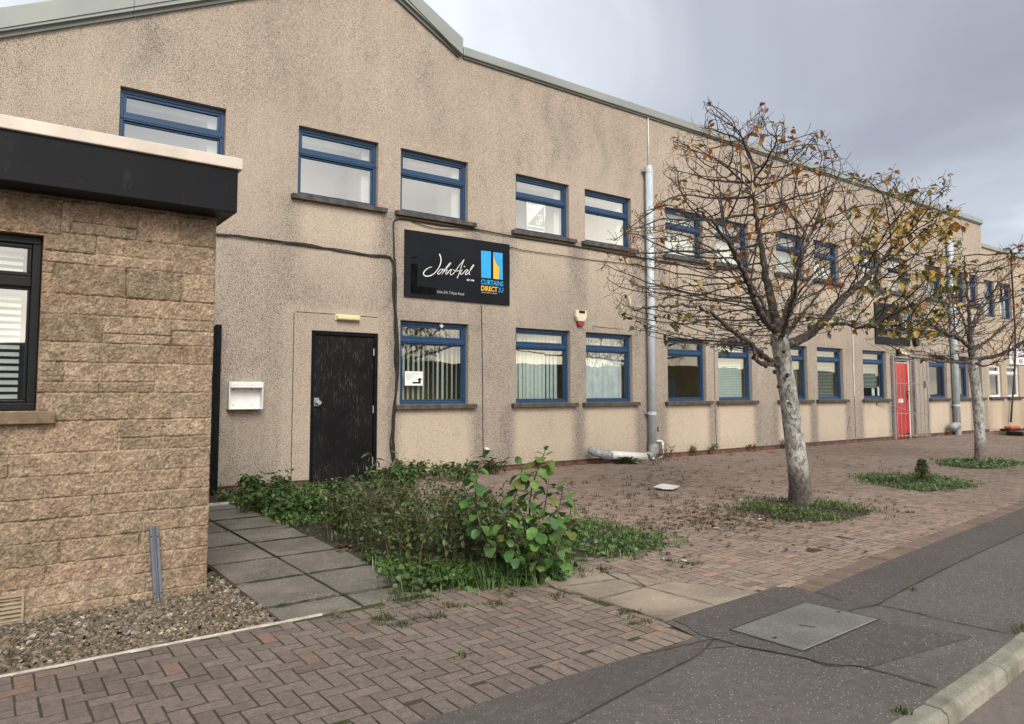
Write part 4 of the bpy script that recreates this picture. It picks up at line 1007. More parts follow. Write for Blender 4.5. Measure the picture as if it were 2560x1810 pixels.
for (u0, u1, y0) in ((0, 0.016, 0.030), (0.016, 0.034, 0.012), (0.034, 0.05, 0.030)):
    cs.prism([Vector((a_.x+u0, YS-0.016-y0, a_.z)), Vector((a_.x+u1, YS-0.016-y0, a_.z)), Vector((b_.x+u1, YS-0.016-y0, b_.z)), Vector((b_.x+u0, YS-0.016-y0, b_.z))], (0, y0, 0))
chn = tag(cs.build('cable_channel', MT['channel'], bevel=0.002), 'short grey metal channel fixed upright to the foot of the stone wall', 'channel')
for t in (0.12, 0.85):
    for u in (0.006, 0.043):
        p = a_.lerp(b_, t); MB().tube([(p.x+u, YS-0.046, p.z), (p.x+u, YS-0.049, p.z)], 0.004, 8).build('screw', MT['black'], chn)

# ------------------------------------------------------------------ signs and small things fixed to the walls
def poly_px(mb, pts, y, t=0.002):
    mb.prism([Vector((at(*p).x, y, at(*p).z)) for p in pts], (0, t, 0))
def stroke(mb, pts, w, y, n=5):
    P = curve_pts([Vector((at(*p).x, y, at(*p).z)) for p in pts], n); k = len(P)
    ws = w if isinstance(w, list) else [w]*k
    vs = []
    for i, p in enumerate(P):
        t = (P[min(i+1, k-1)]-P[max(i-1, 0)]).normalized(); nr = Vector((-t.z, 0, t.x)); ww = ws[min(len(ws)-1, int(i*len(ws)/k))]*0.5
        vs += [p+nr*ww, p-nr*ww]
    mb.add(vs, [(2*i, 2*i+1, 2*i+3, 2*i+2) for i in range(k-1)])
SX = lambda x, y: (980+x/7.175, 560+y/7.175)
def sign_board(name, label, x0, x1, z0, z1):
    t = thing(name, label, 'sign', (x0, D-0.03, z0), 'dark company sign boards on the long front')
    MB().box(x0, x1, D-0.032, D-0.004, z0, z1).build('panel', MT['signboard'], t, bevel=0.003)
    return t
SY = D-0.0345
s1 = sign_board('sign_board', 'dark sign board with white script lettering and blue curtain emblem above the vertical blind window', 4.805, 6.66, 2.578, 3.548)
m = MB(); jm = lambda x, y: (1040+x/14.35, 640+y/14.35)
J = [jm(*p) for p in [(800, -70), (818, -10), (845, 60), (855, 160), (835, 290), (780, 420), (690, 550), (590, 650), (470, 715), (340, 735), (255, 700), (225, 640), (255, 570), (330, 490), (430, 430), (530, 402)]]
stroke(m, J, [0.016, 0.016, 0.015, 0.013, 0.012, 0.013, 0.015, 0.016, 0.012, 0.008], SY)
for pts, w in (([(905, 500), (870, 480), (800, 530), (740, 610), (730, 650), (780, 655), (850, 600), (905, 530), (890, 480)], 0.0095),
               ([(890, 480), (960, 490), (1060, 440), (1140, 360), (1205, 275), (1180, 265), (1080, 370), (960, 540), (880, 670)], 0.0095),
               ([(890, 660), (960, 570), (1040, 500), (1075, 505), (1040, 590), (1025, 650), (1060, 660), (1130, 590)], 0.0095),
               ([(1060, 655), (1130, 560), (1200, 500), (1225, 510), (1190, 600), (1190, 675), (1240, 680), (1330, 600), (1400, 510), (1520, 340), (1620, 220), (1680, 135), (1660, 200), (1590, 370), (1530, 560), (1470, 720), (1425, 810)], 0.0095),
               ([(1270, 490), (1330, 525), (1400, 545), (1500, 545), (1560, 530)], 0.0085),
               ([(1620, 500), (1590, 540), (1545, 620), (1555, 660), (1610, 655), (1690, 580), (1740, 520), (1775, 505), (1830, 520)], 0.0095),
               ([(1840, 520), (1780, 570), (1730, 640), (1730, 680), (1790, 660), (1870, 570), (1950, 470), (2030, 350), (2010, 335), (1930, 440), (1880, 580), (1860, 660), (1900, 670)], 0.0095)):
    stroke(m, [jm(*p) for p in pts], w, SY)
poly_px(m, [jm(1670, 390), jm(1690, 367), jm(1718, 378), jm(1712, 400), jm(1685, 408)], SY)
m.build('script_lettering', MT['white'], s1)
m = MB(); poly_px(m, [SX(1575, 482), SX(1752, 500), SX(1752, 983), SX(1580, 965)], SY); m.build('blue_panel', MT['skyblue'], s1)
m = MB(); poly_px(m, [SX(1795, 510), SX(1960, 530), SX(1965, 1008), SX(1893, 998), SX(1897, 880), SX(1910, 775), SX(1905, 755), SX(1870, 735), SX(1835, 675), SX(1808, 600)], SY); m.build('blue_panel', MT['skyblue'], s1)
m = MB(); poly_px(m, [SX(1793, 520), SX(1806, 605), SX(1833, 680), SX(1867, 741), SX(1900, 763), SX(1905, 775), SX(1893, 880), SX(1889, 997), SX(1797, 988)], SY-0.0002); m.build('orange_curtain', MT['orange'], s1)
def text_px(name, body, mat, p_bl, p_br, hpx, parent, y=SY, bold=0.0, tf=SX):
    a = at(*tf(*p_bl)); b = at(*tf(*p_br)); c = at(*tf(p_bl[0], p_bl[1]-hpx))
    return text_obj(name, body, mat, (a.x, y, a.z), c.z-a.z, b.x-a.x, parent, bold)
text_px('lettering', 'CURTAINS', MT['skyblue'], (1577, 1085), (1972, 1120), 92, s1, bold=0.02)
text_px('lettering', 'DIRECT', MT['orange'], (1577, 1198), (1868, 1225), 92, s1, bold=0.025)
text_px('lettering', '2U', MT['skyblue'], (1878, 1226), (1972, 1234), 88, s1, bold=0.0)
text_px('lettering', 'A JOHN AIRD COMPANY', MT['grey_txt'], (1577, 1243), (1865, 1270), 26, s1, bold=0.01)
text_px('lettering', 'Unit 3/4, 7 Kyle Road', MT['grey_txt'], (788, 1255), (1270, 1300), 62, s1, bold=0.0)
text_px('lettering', 'EST 1996', MT['white'], (1322, 1024), (1452, 1032), 34, s1, bold=0.03)
m = MB(); poly_px(m, [SX(320, 715), SX(436, 715), SX(436, 1115), SX(765, 1150), SX(765, 1280), SX(312, 1248)], SY); m.build('covered_patch', MT['signpatch'], s1)
m = MB(); poly_px(m, [SX(330, 600), SX(430, 590), SX(436, 612), SX(330, 622)], SY); m.build('tape_scrap', MT['signpatch'], s1)
for p in ((1215, 295), (2062, 430), (2060, 1405), (1205, 1340)):
    c = at(*SX(*p)); MB().tube([(c.x, D-0.031, c.z), (c.x, D-0.036, c.z)], 0.009, 8).build('screw', MT['black'], s1)
s2 = sign_board('sign_board', 'dark sign board with small lettering half hidden by tree branches above the red door', 18.0, 19.80, 2.42, 3.47)
def off_sign(o, nm):
    """the same emblem on the second board"""
    dx, dz = 18.0-4.805, 2.42-2.578+0.03
    me = o.data.copy(); n = len(me.vertices); a = np.empty(n*3, dtype=np.float32); me.vertices.foreach_get('co', a); a = a.reshape(-1, 3)
    a[:, 0] += dx; a[:, 2] += dz; me.vertices.foreach_set('co', a.ravel()); c = bpy.data.objects.new(nm, me); C.objects.link(c); c.parent = s2; c.matrix_parent_inverse = s2.matrix_world.inverted()
for o in list(s1.children):
    k = o.name.split('.')[0]
    if k in ('script_lettering', 'blue_panel', 'orange_curtain') or (k == 'lettering' and o.name in ('lettering', 'lettering.001', 'lettering.002', 'lettering.005')): off_sign(o, k)
text_obj('lettering', 'Designers & Suppliers of Fine Furnishings', MT['grey_txt'], (18.10, SY, 2.60), 0.055, 1.05, s2)

p = at(1433.7, 773.8); q = at(1460.6, 816.6)
al = thing('alarm_box', 'cream shield shaped alarm box with red base on the wall above two windows', 'alarm', (8.14, D, 2.45), 'alarm boxes on the front')
x0, x1, z0, z1 = p.x, q.x, q.z, p.z; w_ = x1-x0
sh = [(x0, z1-0.01), (x1, z1-0.01), (x1+0.004, z1-0.12), (x1-0.04, z0+0.075), (x0+0.04, z0+0.075), (x0-0.004, z1-0.12)]
MB().prism([Vector((a, D-0.075, b)) for a, b in sh], (0, 0.07, 0)).build('body', MT['cream'], al, bevel=0.014)
MB().prism([Vector((a, D-0.06, b)) for a, b in [(x0+0.042, z0+0.074), (x1-0.042, z0+0.074), (x1-0.075, z0), (x0+0.075, z0)]], (0, 0.055, 0)).build('strobe_lens', MT['redink'], al, bevel=0.006)
MB().box(x0+0.06, x1-0.05, D-0.079, D-0.074, z1-0.065, z1-0.018).build('solar_cell', MT['black'], al)
al2 = thing('alarm_box', 'small black alarm box with white edge beside the sign above the red door', 'alarm', (20.0, D, 2.55), 'alarm boxes on the front')
p = at(2279, 845); q = at(2291, 867)
MB().prism([Vector((a, D-0.10, b)) for a, b in [(p.x, p.z), (q.x-0.03, p.z), (q.x, p.z-0.12), (q.x-0.03, q.z+0.02), (p.x+0.12, q.z), (p.x+0.02, p.z-0.15)]], (0, 0.095, 0)).build('body', MT['black'], al2, bevel=0.012)
MB().box(q.x+0.002, q.x+0.022, D-0.06, D-0.005, q.z+0.05, p.z-0.10).build('edge_strip', MT['white'], al2)

def bulkhead(label, x0, x1, z0, z1):
    t = thing('bulkhead_light', label, 'wall light', ((x0+x1)/2, D, z0), 'bulkhead lights above the doors')
    MB().box(x0-0.012, x1+0.012, D-0.022, D-0.003, z0-0.008, z1+0.008).build('base', MT['cream'], t, bevel=0.006)
    MB().box(x0, x1, D-0.085, D-0.0225, z0, z1).build('diffuser', MT['lampcream'], t, bevel=0.02)
bulkhead('long yellowed bulkhead light above the weathered black door', 3.79, 4.12, 2.185, 2.255)
bulkhead('short yellowed bulkhead light above the red door', 19.12, 19.50, 2.16, 2.30)
MB().box(19.055, 19.105, D-0.09, D-0.003, 2.15, 2.32).build('end_cap', MT['black'], bpy.data.objects['bulkhead_light.001'])

# letter box without its door
p = at(570.3, 953); q = at(651.8, 1022)
lb = thing('letter_box', 'open white metal letter box on the wall left of the black door', 'letter box', (2.6, D, 1.0))
x0, x1, z0, z1 = 2.405, 2.815, 1.008, 1.345; y0 = D-0.13
m = MB(); m.box(x0, x1, D-0.012, D-0.002, z0, z1); m.build('back', MT['white'], lb)
m = MB(); m.box(x0, x0+0.012, y0, D-0.0125, z0, z1); m.box(x1-0.012, x1, y0, D-0.0125, z0, z1); m.box(x0+0.0125, x1-0.0125, y0, D-0.0125, z0, z0+0.012); m.box(x0+0.0125, x1-0.0125, y0, D-0.0125, z1-0.012, z1)
m.build('case', MT['white'], lb, bevel=0.003)
MB().box(x0+0.013, x1-0.013, y0-0.01, y0+0.02, z1-0.075, z1-0.013).build('flap', MT['white'], lb, bevel=0.006)
for a, b in ((0.08, 0.24), (0.30, 0.24), (0.08, 0.05), (0.30, 0.05)):
    MB().tube([(x0+a, D-0.011, z0+b), (x0+a, D-0.016, z0+b)], 0.009 if b > 0.1 else 0.006, 8).build('screw', MT['black'], lb)

# black post between the stone building and the render
gp = MB()
Pp = [at(532+0, 811, D-0.1), at(553, 811, D-0.1), at(541, 1240, D-0.1), at(520, 1240, D-0.1)]
gp.box(2.16, 2.235, D-0.16, D-0.075, -0.1, 2.0); gp.box(2.24, 2.305, D-0.12, D-0.03, -0.1, 2.03)
tag(gp.build('gate_post', MT['blackwood'], bevel=0.006), 'tall black timber post between the stone building and the rendered wall', 'post')

# drainpipes
def drainpipe(label, x, z0, z1, r=0.070, off=0.10):
    t = thing('drainpipe', label, 'pipe', (x, D-off, z0), 'drainpipes on the long front'); y = D-off
    MB().tube([(x, y, z0+0.30), (x, y, z1)], r, 20).build('pipe', MT['pipe'], t, smooth=True)
    for z in (z1-0.04, (z0+z1)*0.52+1.35, 1.0*(z0+z1)*0.5-0.2, 0.83):
        MB().tube([(x, y, z-0.03), (x, y, z+0.03)], r+0.005, 20).build('collar', MT['pipe'], t)
        MB().box(x-r-0.04, x-r*0.5, y, D-0.001, z-0.015, z+0.015).build('bracket', MT['pipe_dirty'], t)
    MB().tube([(x, y, z0), (x, y, z0+0.12), (x, y, z0+0.31)], [r*0.98, r+0.012, r+0.012], 20).build('shoe', MT['pipe_dirty'], t)
    return t
d1 = drainpipe('pale grey drainpipe with joint at its foot left of the large tree', 9.80, -0.03, 5.33)
MB().box(9.845, 9.87, D-0.182, D-0.17, 0.50, 0.59).build('slot', MT['black'], d1)
MB().tube([(9.80, D-0.1, 5.33), (9.80, D-0.1, 5.40)], [0.070, 0.05], 16).build('cap', MT['pipe'], d1)
d2 = drainpipe('pale grey drainpipe behind the far small tree right of the red door', 22.24, 0.0, 5.83, 0.088)
MB().tube(curve_pts([(22.20, D-0.12, 0.27), (21.95, D-0.16, 0.27), (21.72, D-0.2, 0.25), (21.62, D-0.22, 0.20)], 4), 0.10, 14).build('elbow', MT['pipe_dirty'], d2, smooth=True)
tag(MB().tube([(9.875, D-0.02, 5.42), (9.88, D-0.02, 6.34)], 0.011, 8).build('vent_pipe', MT['whitepipe'], smooth=True), 'thin white pipe rising above the drainpipe to the roof edge', 'pipe')
lp = thing('ground_pipe', 'white pipe lying along the foot of the wall beside the drainpipe', 'pipe', (9.0, D-0.2, 0.1))
A_, B_ = at(1522, 1137, D-0.22), at(1612, 1142, D-0.18)
MB().tube([A_, B_], 0.070, 18).build('pipe', MT['whitepipe'], lp, smooth=True)
ee_ = at(1494, 1134, D-0.24)
MB().tube(curve_pts([A_+Vector((0.02, 0, 0)), A_+Vector((-0.10, 0, 0.005)), A_.lerp(ee_, 0.65)+Vector((0, 0, 0.01)), ee_+Vector((-0.02, 0.05, 0.03)), ee_+Vector((-0.03, 0.12, 0.05))], 4), 0.077, 16).build('elbow', MT['pipe_dirty'], lp, smooth=True)
MB().tube([A_+Vector((-0.02, 0, 0)), A_+Vector((0.03, 0, 0))], 0.084, 18).build('collar', MT['pipe_dirty'], lp)
MB().tube([B_, B_+Vector((0.14, 0.04, 0.0))], 0.082, 18).build('branch_joint', MT['pipe_dirty'], lp)
op = MB().tube(curve_pts([at(1627, 1146, D-0.15), at(1648, 1144, D-0.14), at(1656, 1141, D-0.12), at(1657, 1125, D-0.10), at(1657, 1110, D-0.09), at(1653, 1103, D-0.05), at(1641, 1103, D)], 5), 0.022, 10)
tag(op.build('overflow_pipe', MT['whitepipe'], smooth=True), 'small bent white overflow pipe at the drainpipe foot', 'pipe', 'cream overflow pipes')
op = MB().tube(curve_pts([at(1566, 741, D), at(1571, 742, D-0.05), at(1573.5, 745, D-0.06), at(1575, 752, D-0.06), at(1576, 762, D-0.06), at(1579, 766, D-0.06), at(1584, 767, D-0.06), at(1606, 769, D-0.07)], 5), 0.016, 10)
tag(op.build('overflow_pipe', MT['cream'], smooth=True), 'small bent cream overflow pipe high on the wall running into the drainpipe', 'pipe', 'cream overflow pipes')
# black pipe on the low building
p = at(2519, 615, B3); q = at(2520, 1057, B3); p2 = at(2519, 603, B3)
bp = MB().tube(curve_pts([Vector((p.x-0.25, B3+0.1, 5.86)), Vector((p.x-0.05, B3-0.06, 5.88)), Vector((p.x, B3-0.09, 5.72)), Vector((p.x, B3-0.08, 5.2)), Vector((p.x, B3-0.08, 2.6)), Vector((q.x, B3-0.08, 0.25))], 6), 0.028, 8)
tag(bp.build('downpipe', MT['cable'], smooth=True), 'thin black downpipe on the far low building', 'pipe')

# cables
def cable(label, runs, r=0.011, n=1, spread=0.02, yo=0.02, name='cable'):
    m = MB()
    for k in range(n):
        rr = random.Random(k+len(label))
        for pts in runs:
            P = [at(x, y, D-yo)+Vector((rr.uniform(-spread, spread), rr.uniform(-0.01, 0.008), rr.uniform(-spread, spread))) for x, y in pts]
            m.tube(curve_pts(P, 5), r, 6)
    return tag(m.build(name, MT['cable'], smooth=True), label, 'cable', 'black cables along the front')
cable('bundle of black cables sagging from the stone building across the wall above the black door', [[(540, 586), (600, 592), (680, 602), (770, 613), (850, 626), (920, 637), (965, 641), (980, 648), (985, 668)]], 0.007, 4, 0.018)
cable('bundle of black cables dropping down the wall between door and blind window', [[(985, 650), (988, 700), (990, 760), (989, 820), (990, 900), (992, 960), (984, 1040), (979, 1100), (982, 1140), (990, 1170), (1000, 1186)], [(987, 660), (985, 720), (990, 800), (994, 880), (993, 950), (986, 1010), (983, 1060), (985, 1120), (992, 1165), (1010, 1180)]], 0.008, 4, 0.022)
cable('black cable looping up the wall and along under the upper sills to the drainpipe', [[(986, 650), (984, 600), (984, 560), (989, 550), (1003, 547), (1040, 552), (1100, 562), (1150, 568), (1190, 573), (1240, 583), (1290, 592), (1360, 603), (1440, 616), (1520, 630), (1600, 645), (1700, 660)]], 0.011, 1, 0.003)
cable('thin black cable slack beneath the sill above the large sign', [[(1030, 553), (1070, 567), (1110, 573), (1160, 574), (1200, 574)]], 0.006, 1, 0.003)
cable('thin black cable running from the large sign to the drainpipe', [[(1271, 617), (1310, 626), (1360, 633), (1420, 641), (1480, 650), (1540, 656), (1600, 664)]], 0.006, 1, 0.003)
cable('thin black cable beside the vertical white line near the drainpipe', [[(1622, 720), (1626, 850), (1630, 980), (1632, 1080)]], 0.006, 1, 0.003)
cable('thin black cable hanging on the wall below the leftmost upper branches of the big tree', [[(1692, 665), (1694, 720), (1695, 760), (1694, 800)]], 0.005, 1, 0.003)
tag(MB().tube([at(2131, 770, D-0.02), at(2132, 850, D-0.02), at(2136, 990, D-0.02)], 0.011, 8).build('conduit', MT['whitepipe']), 'thin white conduit running down the wall left of the red door', 'conduit')
tp = at(1213, 1121, D-0.04)
tag(MB().tube([tp, tp+Vector((0.03, -0.06, -0.02))], [0.02, 0.025], 10).build('wall_spout', MT['whitepipe']), 'tiny white pipe end poking from the wall behind the leafy bush', 'pipe')

# notices behind the glass
n1_ = thing('notice', 'white paper notice with black arrow in the vertical blind window', 'notice', (4.95, D+0.10, 1.35))
p = at(1012.5, 928, D+0.10); q = at(1057, 964, D+0.10)
MB().box(p.x, q.x, D+0.1005, D+0.1015, q.z, p.z).build('sheet', MT['paper'], n1_)
aw = q.x-p.x; ah = p.z-q.z; m = MB()
ar = [(0.42, 0.14), (0.88, 0.14), (0.88, 0.40), (0.98, 0.40), (0.83, 0.56), (0.66, 0.40), (0.75, 0.40), (0.75, 0.26), (0.42, 0.26)]
m.prism([Vector((p.x+a*aw, D+0.0995, q.z+b*ah)) for a, b in ar], (0, 0.0008, 0)); m.build('arrow', MT['black'], n1_)
for k in range(7):
    z = p.z-ah*(0.10+0.075*k); l = (0.9, 0.85, 0.5, 0.55, 0.35, 0.42, 0.3)[k]
    MB().box(p.x+aw*0.06, p.x+aw*l, D+0.0995, D+0.1003, z-0.006, z).build('printed_line', MT['paper_grey'], n1_)
tl = thing('poster', 'white and grey to let poster in an upper window', 'poster', (7.2, D+0.10, 3.9))
yP = D+0.1005; px = lambda x, y: at(1270+x/8.541, 430+y/8.541, yP)
def pxpoly(name, pts, mat, y):
    MB().prism([Vector((px(*a).x, y, px(*a).z)) for a in pts], (0, 0.0006, 0)).build(name, mat, tl)
pxpoly('sheet', [(395, 560), (790, 680), (800, 900), (775, 1100), (780, 1310), (400, 1255), (395, 1000)], MT['paper'], yP)
pxpoly('grey_triangle', [(768, 720), (770, 1180), (410, 1120)], MT['paper_grey'], yP-0.001)
pxpoly('grey_band', [(412, 1150), (765, 1205), (765, 1270), (412, 1215)], MT['paper_grey'], yP-0.001)
a = px(625, 1010); text_obj('lettering', 'TO', MT['white'], (a.x, yP-0.002, a.z), 0.085, 0.11, tl, 0.03)
a = px(610, 1120); text_obj('lettering', 'LET', MT['white'], (a.x, yP-0.002, a.z), 0.085, 0.135, tl, 0.03)
a = px(425, 690); text_obj('lettering', 'bell', MT['paper_grey'], (a.x, yP-0.002, a.z), 0.10, 0.19, tl, 0.02)
for k in range(4):
    a = px(415, 760+k*35); MB().box(a.x, a.x+(0.19, 0.16, 0.19, 0.17)[k], yP-0.0012, yP-0.0004, a.z-0.008, a.z).build('printed_line', MT['paper_grey'], tl)
# card in the window beside the red door
cd = MB().box(18.0, 18.12, D+0.11, D+0.125, 1.12, 1.30)
tag(cd.build('card', MT['paper']), 'small white card standing in the window left of the red door', 'card', 'cards in the window beside the red door')
tag(MB().box(18.28, 18.36, D+0.11, D+0.125, 1.12, 1.34).build('card', MT['paper']), 'taller white card standing in the window left of the red door', 'card', 'cards in the window beside the red door')
tag(MB().prism([Vector((a, D+0.055, b)) for a, b in [(5.43, 2.205), (5.47, 2.24), (5.51, 2.20), (5.47, 2.165)]], (0, 0.004, 0)).build('sensor', MT['paper']), 'small pale diamond shaped tag at the top of the vertical blind window', 'tag')
# white sign on the low building
ws = thing('wall_sign', 'white sign with dark blue letters and red emblem on the far low building', 'sign', (26.4, B3, 2.3))
p = at(2523, 869, B3-0.03); q = at(2522, 910, B3-0.03)
MB().box(p.x, p.x+2.4, B3-0.035, B3-0.005, q.z, p.z+0.03).build('panel', MT['white'], ws)
a = p.x
for row, (zz, hh) in enumerate(((0.40, 0.13), (0.235, 0.13))):
    m = MB(); rl = random.Random(row+3); x_ = a+0.74
    while x_ < a+2.2:
        w_ = rl.uniform(0.035, 0.06); sh_ = rl.uniform(-0.04, 0.04)
        m.quad(Vector((x_, B3-0.038, q.z+zz)), Vector((x_+w_, B3-0.038, q.z+zz)), Vector((x_+w_+sh_, B3-0.038, q.z+zz+hh)), Vector((x_+sh_, B3-0.038, q.z+zz+hh)))
        if rl.random() < 0.5: m.quad(Vector((x_, B3-0.0378, q.z+zz+0.05)), Vector((x_+0.11, B3-0.0378, q.z+zz+0.05)), Vector((x_+0.11, B3-0.0378, q.z+zz+0.08)), Vector((x_, B3-0.0378, q.z+zz+0.08)))
        x_ += w_+rl.uniform(0.025, 0.07)
    m.build('faded_lettering', MT['navy'], ws)
text_obj('lettering', 'KE', MT['navy'], (a+0.74, B3-0.038, q.z+0.05), 0.13, 0.32, ws, 0.03)
m = MB()
for k in range(10):
    t0 = 2*math.pi*k/10; m.quad(*[Vector((a+0.33+math.cos(t0+u)*r_, B3-0.038, q.z+0.26+math.sin(t0+u)*r_)) for u, r_ in ((0, 0.12), (0, 0.2), (0.45, 0.18), (0.4, 0.1))])
m.build('red_emblem', MT['redink'], ws)

# security gate standing ajar before the red door
sg = thing('security_gate', 'grey steel bar gate standing ajar in front of the red door', 'gate', (18.77, D-0.05, 0.02))
MB().box(18.74, 18.80, D-0.075, D-0.015, 0.02, 2.13).build('post', MT['gal'], sg)
MB().box(18.805, 19.86, D-0.07, D-0.02, 2.085, 2.13).build('head_bar', MT['gal'], sg)
MB().box(19.865, 19.92, D-0.075, D-0.015, 0.02, 2.13).build('post', MT['gal'], sg)
ga = R(20); hx, hy = 18.83, D-0.09
def gpnt(u, z): return Vector((hx+u*math.cos(ga), hy-u*math.sin(ga), z))
for k in range(9):
    u = k*0.125
    MB().tube([gpnt(u, 0.06), gpnt(u, 2.05)], 0.0075 if 0 < k < 8 else 0.013, 6).build('bar', MT['gal'], sg)
for z in (0.10, 0.66, 1.42, 2.02): MB().tube([gpnt(0, z), gpnt(1.0, z)], 0.013, 6).build('rail', MT['gal'], sg)
c = gpnt(0.93, 1.40); MB().box(c.x-0.06, c.x+0.07, c.y-0.05, c.y+0.03, c.z-0.09, c.z+0.09).build('lock_box', MT['gal'], sg)
st = MB().tube([at(2193, 1011, D-0.02), Vector((18.6, D-0.15, 0.86)), gpnt(0.45, 0.70)], 0.010, 6)
st.tube([at(2193, 1004, D), at(2193, 1012, D-0.03)], 0.02, 8); st.build('stay_rod', MT['gal'], sg)

# inspection cover
mc = thing('manhole_cover', 'square pale concrete inspection cover set in the dark footway', 'manhole cover', (3.5, 2.2, 0.02))
MB().prism([Vector((3.85, 2.408, 0.0172)), Vector((3.118, 2.366, 0.0172)), Vector((3.135, 1.985, 0.0172)), Vector((3.878, 2.012, 0.0172))], (0, 0, -0.03)).build('slab', MT['manhole'], mc)
fr = MB(); cs_ = [Vector((3.862, 2.418, 0)), Vector((3.108, 2.376, 0)), Vector((3.124, 1.973, 0)), Vector((3.890, 2.002, 0))]; ci = [Vector((3.853, 2.411, 0)), Vector((3.115, 2.369, 0)), Vector((3.132, 1.982, 0)), Vector((3.881, 2.009, 0))]
for i in range(4):
    j = (i+1) % 4; fr.add([(v.x, v.y, 0.0168) for v in (cs_[i], cs_[j], ci[j], ci[i])], [(0, 1, 2, 3)])
fr.build('gap', MT['crack'], mc)
rm_ = MB(); rm_.tube([Vector((3.145, 1.988, 0.0150)), Vector((3.872, 2.015, 0.0150))], 0.0036, 6); rm_.build('steel_edge', MT['kerb'], mc)
a = gd(1850+425/2.8986, 1250+905/2.8986, 0.0175); b = gd(1850+545/2.8986, 1250+922/2.8986, 0.0175)
mid_ = (a+b)/2; dv = (b-a).normalized(); nv = Vector((-dv.y, dv.x, 0))*0.011
MB().add([tuple(v+Vector((0, 0, 0.0004))) for v in (a-nv, b-nv, b+nv, a+nv)], [(0, 1, 2, 3)]).build('name_plate', MT['sill'], mc)
for u in ((3.83, 2.20), (3.18, 2.16)):
    MB().box(u[0]-0.014, u[0]+0.014, u[1]-0.008, u[1]+0.008, 0.0160, 0.0177).build('key_slot', MT['black'], mc)
# litter
lt = MB(); lt.prism([gd(1634, 1219, 0.03), gd(1650, 1212, 0.045), gd(1660, 1211, 0.05), gd(1699, 1217, 0.03), gd(1682, 1224, 0.03), gd(1655, 1223, 0.03)], (0, 0, 0.012))
tag(lt.build('plastic_panel', MT['litter'], bevel=0.003), 'broken white plastic panel lying on the brick forecourt', 'litter')
sl_ = MB(); a, b = gd(2040, 1305, 0.02), gd(2090, 1300, 0.02)
# low red machine at the far right edge
om = thing('barrow_frame', 'low orange and black machine part lying at the far right edge', 'machine', tuple(gd(2550, 1088, 0)))
o_ = gd(2548, 1089, 0.0)
MB().box(o_.x-0.35, o_.x-0.05, o_.y-0.2, o_.y+0.2, 0.0, 0.12).build('black_block', MT['black'], om, bevel=0.02)
MB().box(o_.x-0.04, o_.x+0.9, o_.y-0.15, o_.y+0.15, 0.03, 0.11).build('orange_beam', MT['orange_machine'], om, bevel=0.02)
MB().box(o_.x-0.05, o_.x+0.8, o_.y+0.2, o_.y+0.45, 0.11, 0.17).build('black_beam', MT['black'], om, bevel=0.02)
MB().box(o_.x+0.1, o_.x+0.7, o_.y+0.2, o_.y+0.4, 0.175, 0.24).build('orange_box', MT['orange_machine'], om, bevel=0.02)

# ------------------------------------------------------------------ trees
def sc_grow(nodes, parents, attr, step, infl, kill, iters, rs, trop=Vector((0, 0, 0.0)), wob=0.13):
    """space colonisation: branches grow towards free points of the crown volume"""
    P = np.array(nodes); par = list(parents); A = np.array(attr)
    dist = np.full(len(A), 1e9); near = np.zeros(len(A), int)
    def upd(s0):
        nonlocal dist, near
        for s in range(s0, len(P), 64):
            e = min(s+64, len(P)); d = np.linalg.norm(A[:, None]-P[None, s:e], axis=2); m = d.min(1); k = d.argmin(1)
            b = m < dist; dist[b] = m[b]; near[b] = s+k[b]
    upd(0); kids = {}
    for it in range(iters):
        act = (dist < infl) & (dist > kill)
        if not act.any(): break
        ids = np.unique(near[act]); new = []; np_ = []
        for i in ids:
            s = act & (near == i); v = A[s]-P[i]; v = v/np.linalg.norm(v, axis=1)[:, None]
            d = v.sum(0); d = d/(np.linalg.norm(d)+1e-9)+np.array(trop)+rs.normal(0, wob, 3); d /= np.linalg.norm(d)+1e-9
            q = P[i]+d*step
            if i in kids and any(np.linalg.norm(q-w) < step*0.45 for w in kids[i]):
                dist[s] = -1; continue
            kids.setdefault(i, []).append(q); new.append(q); np_.append(int(i))
        if not new: continue
        s0 = len(P); P = np.vstack([P, np.array(new)]); par += np_
        upd(s0)
    return P, par
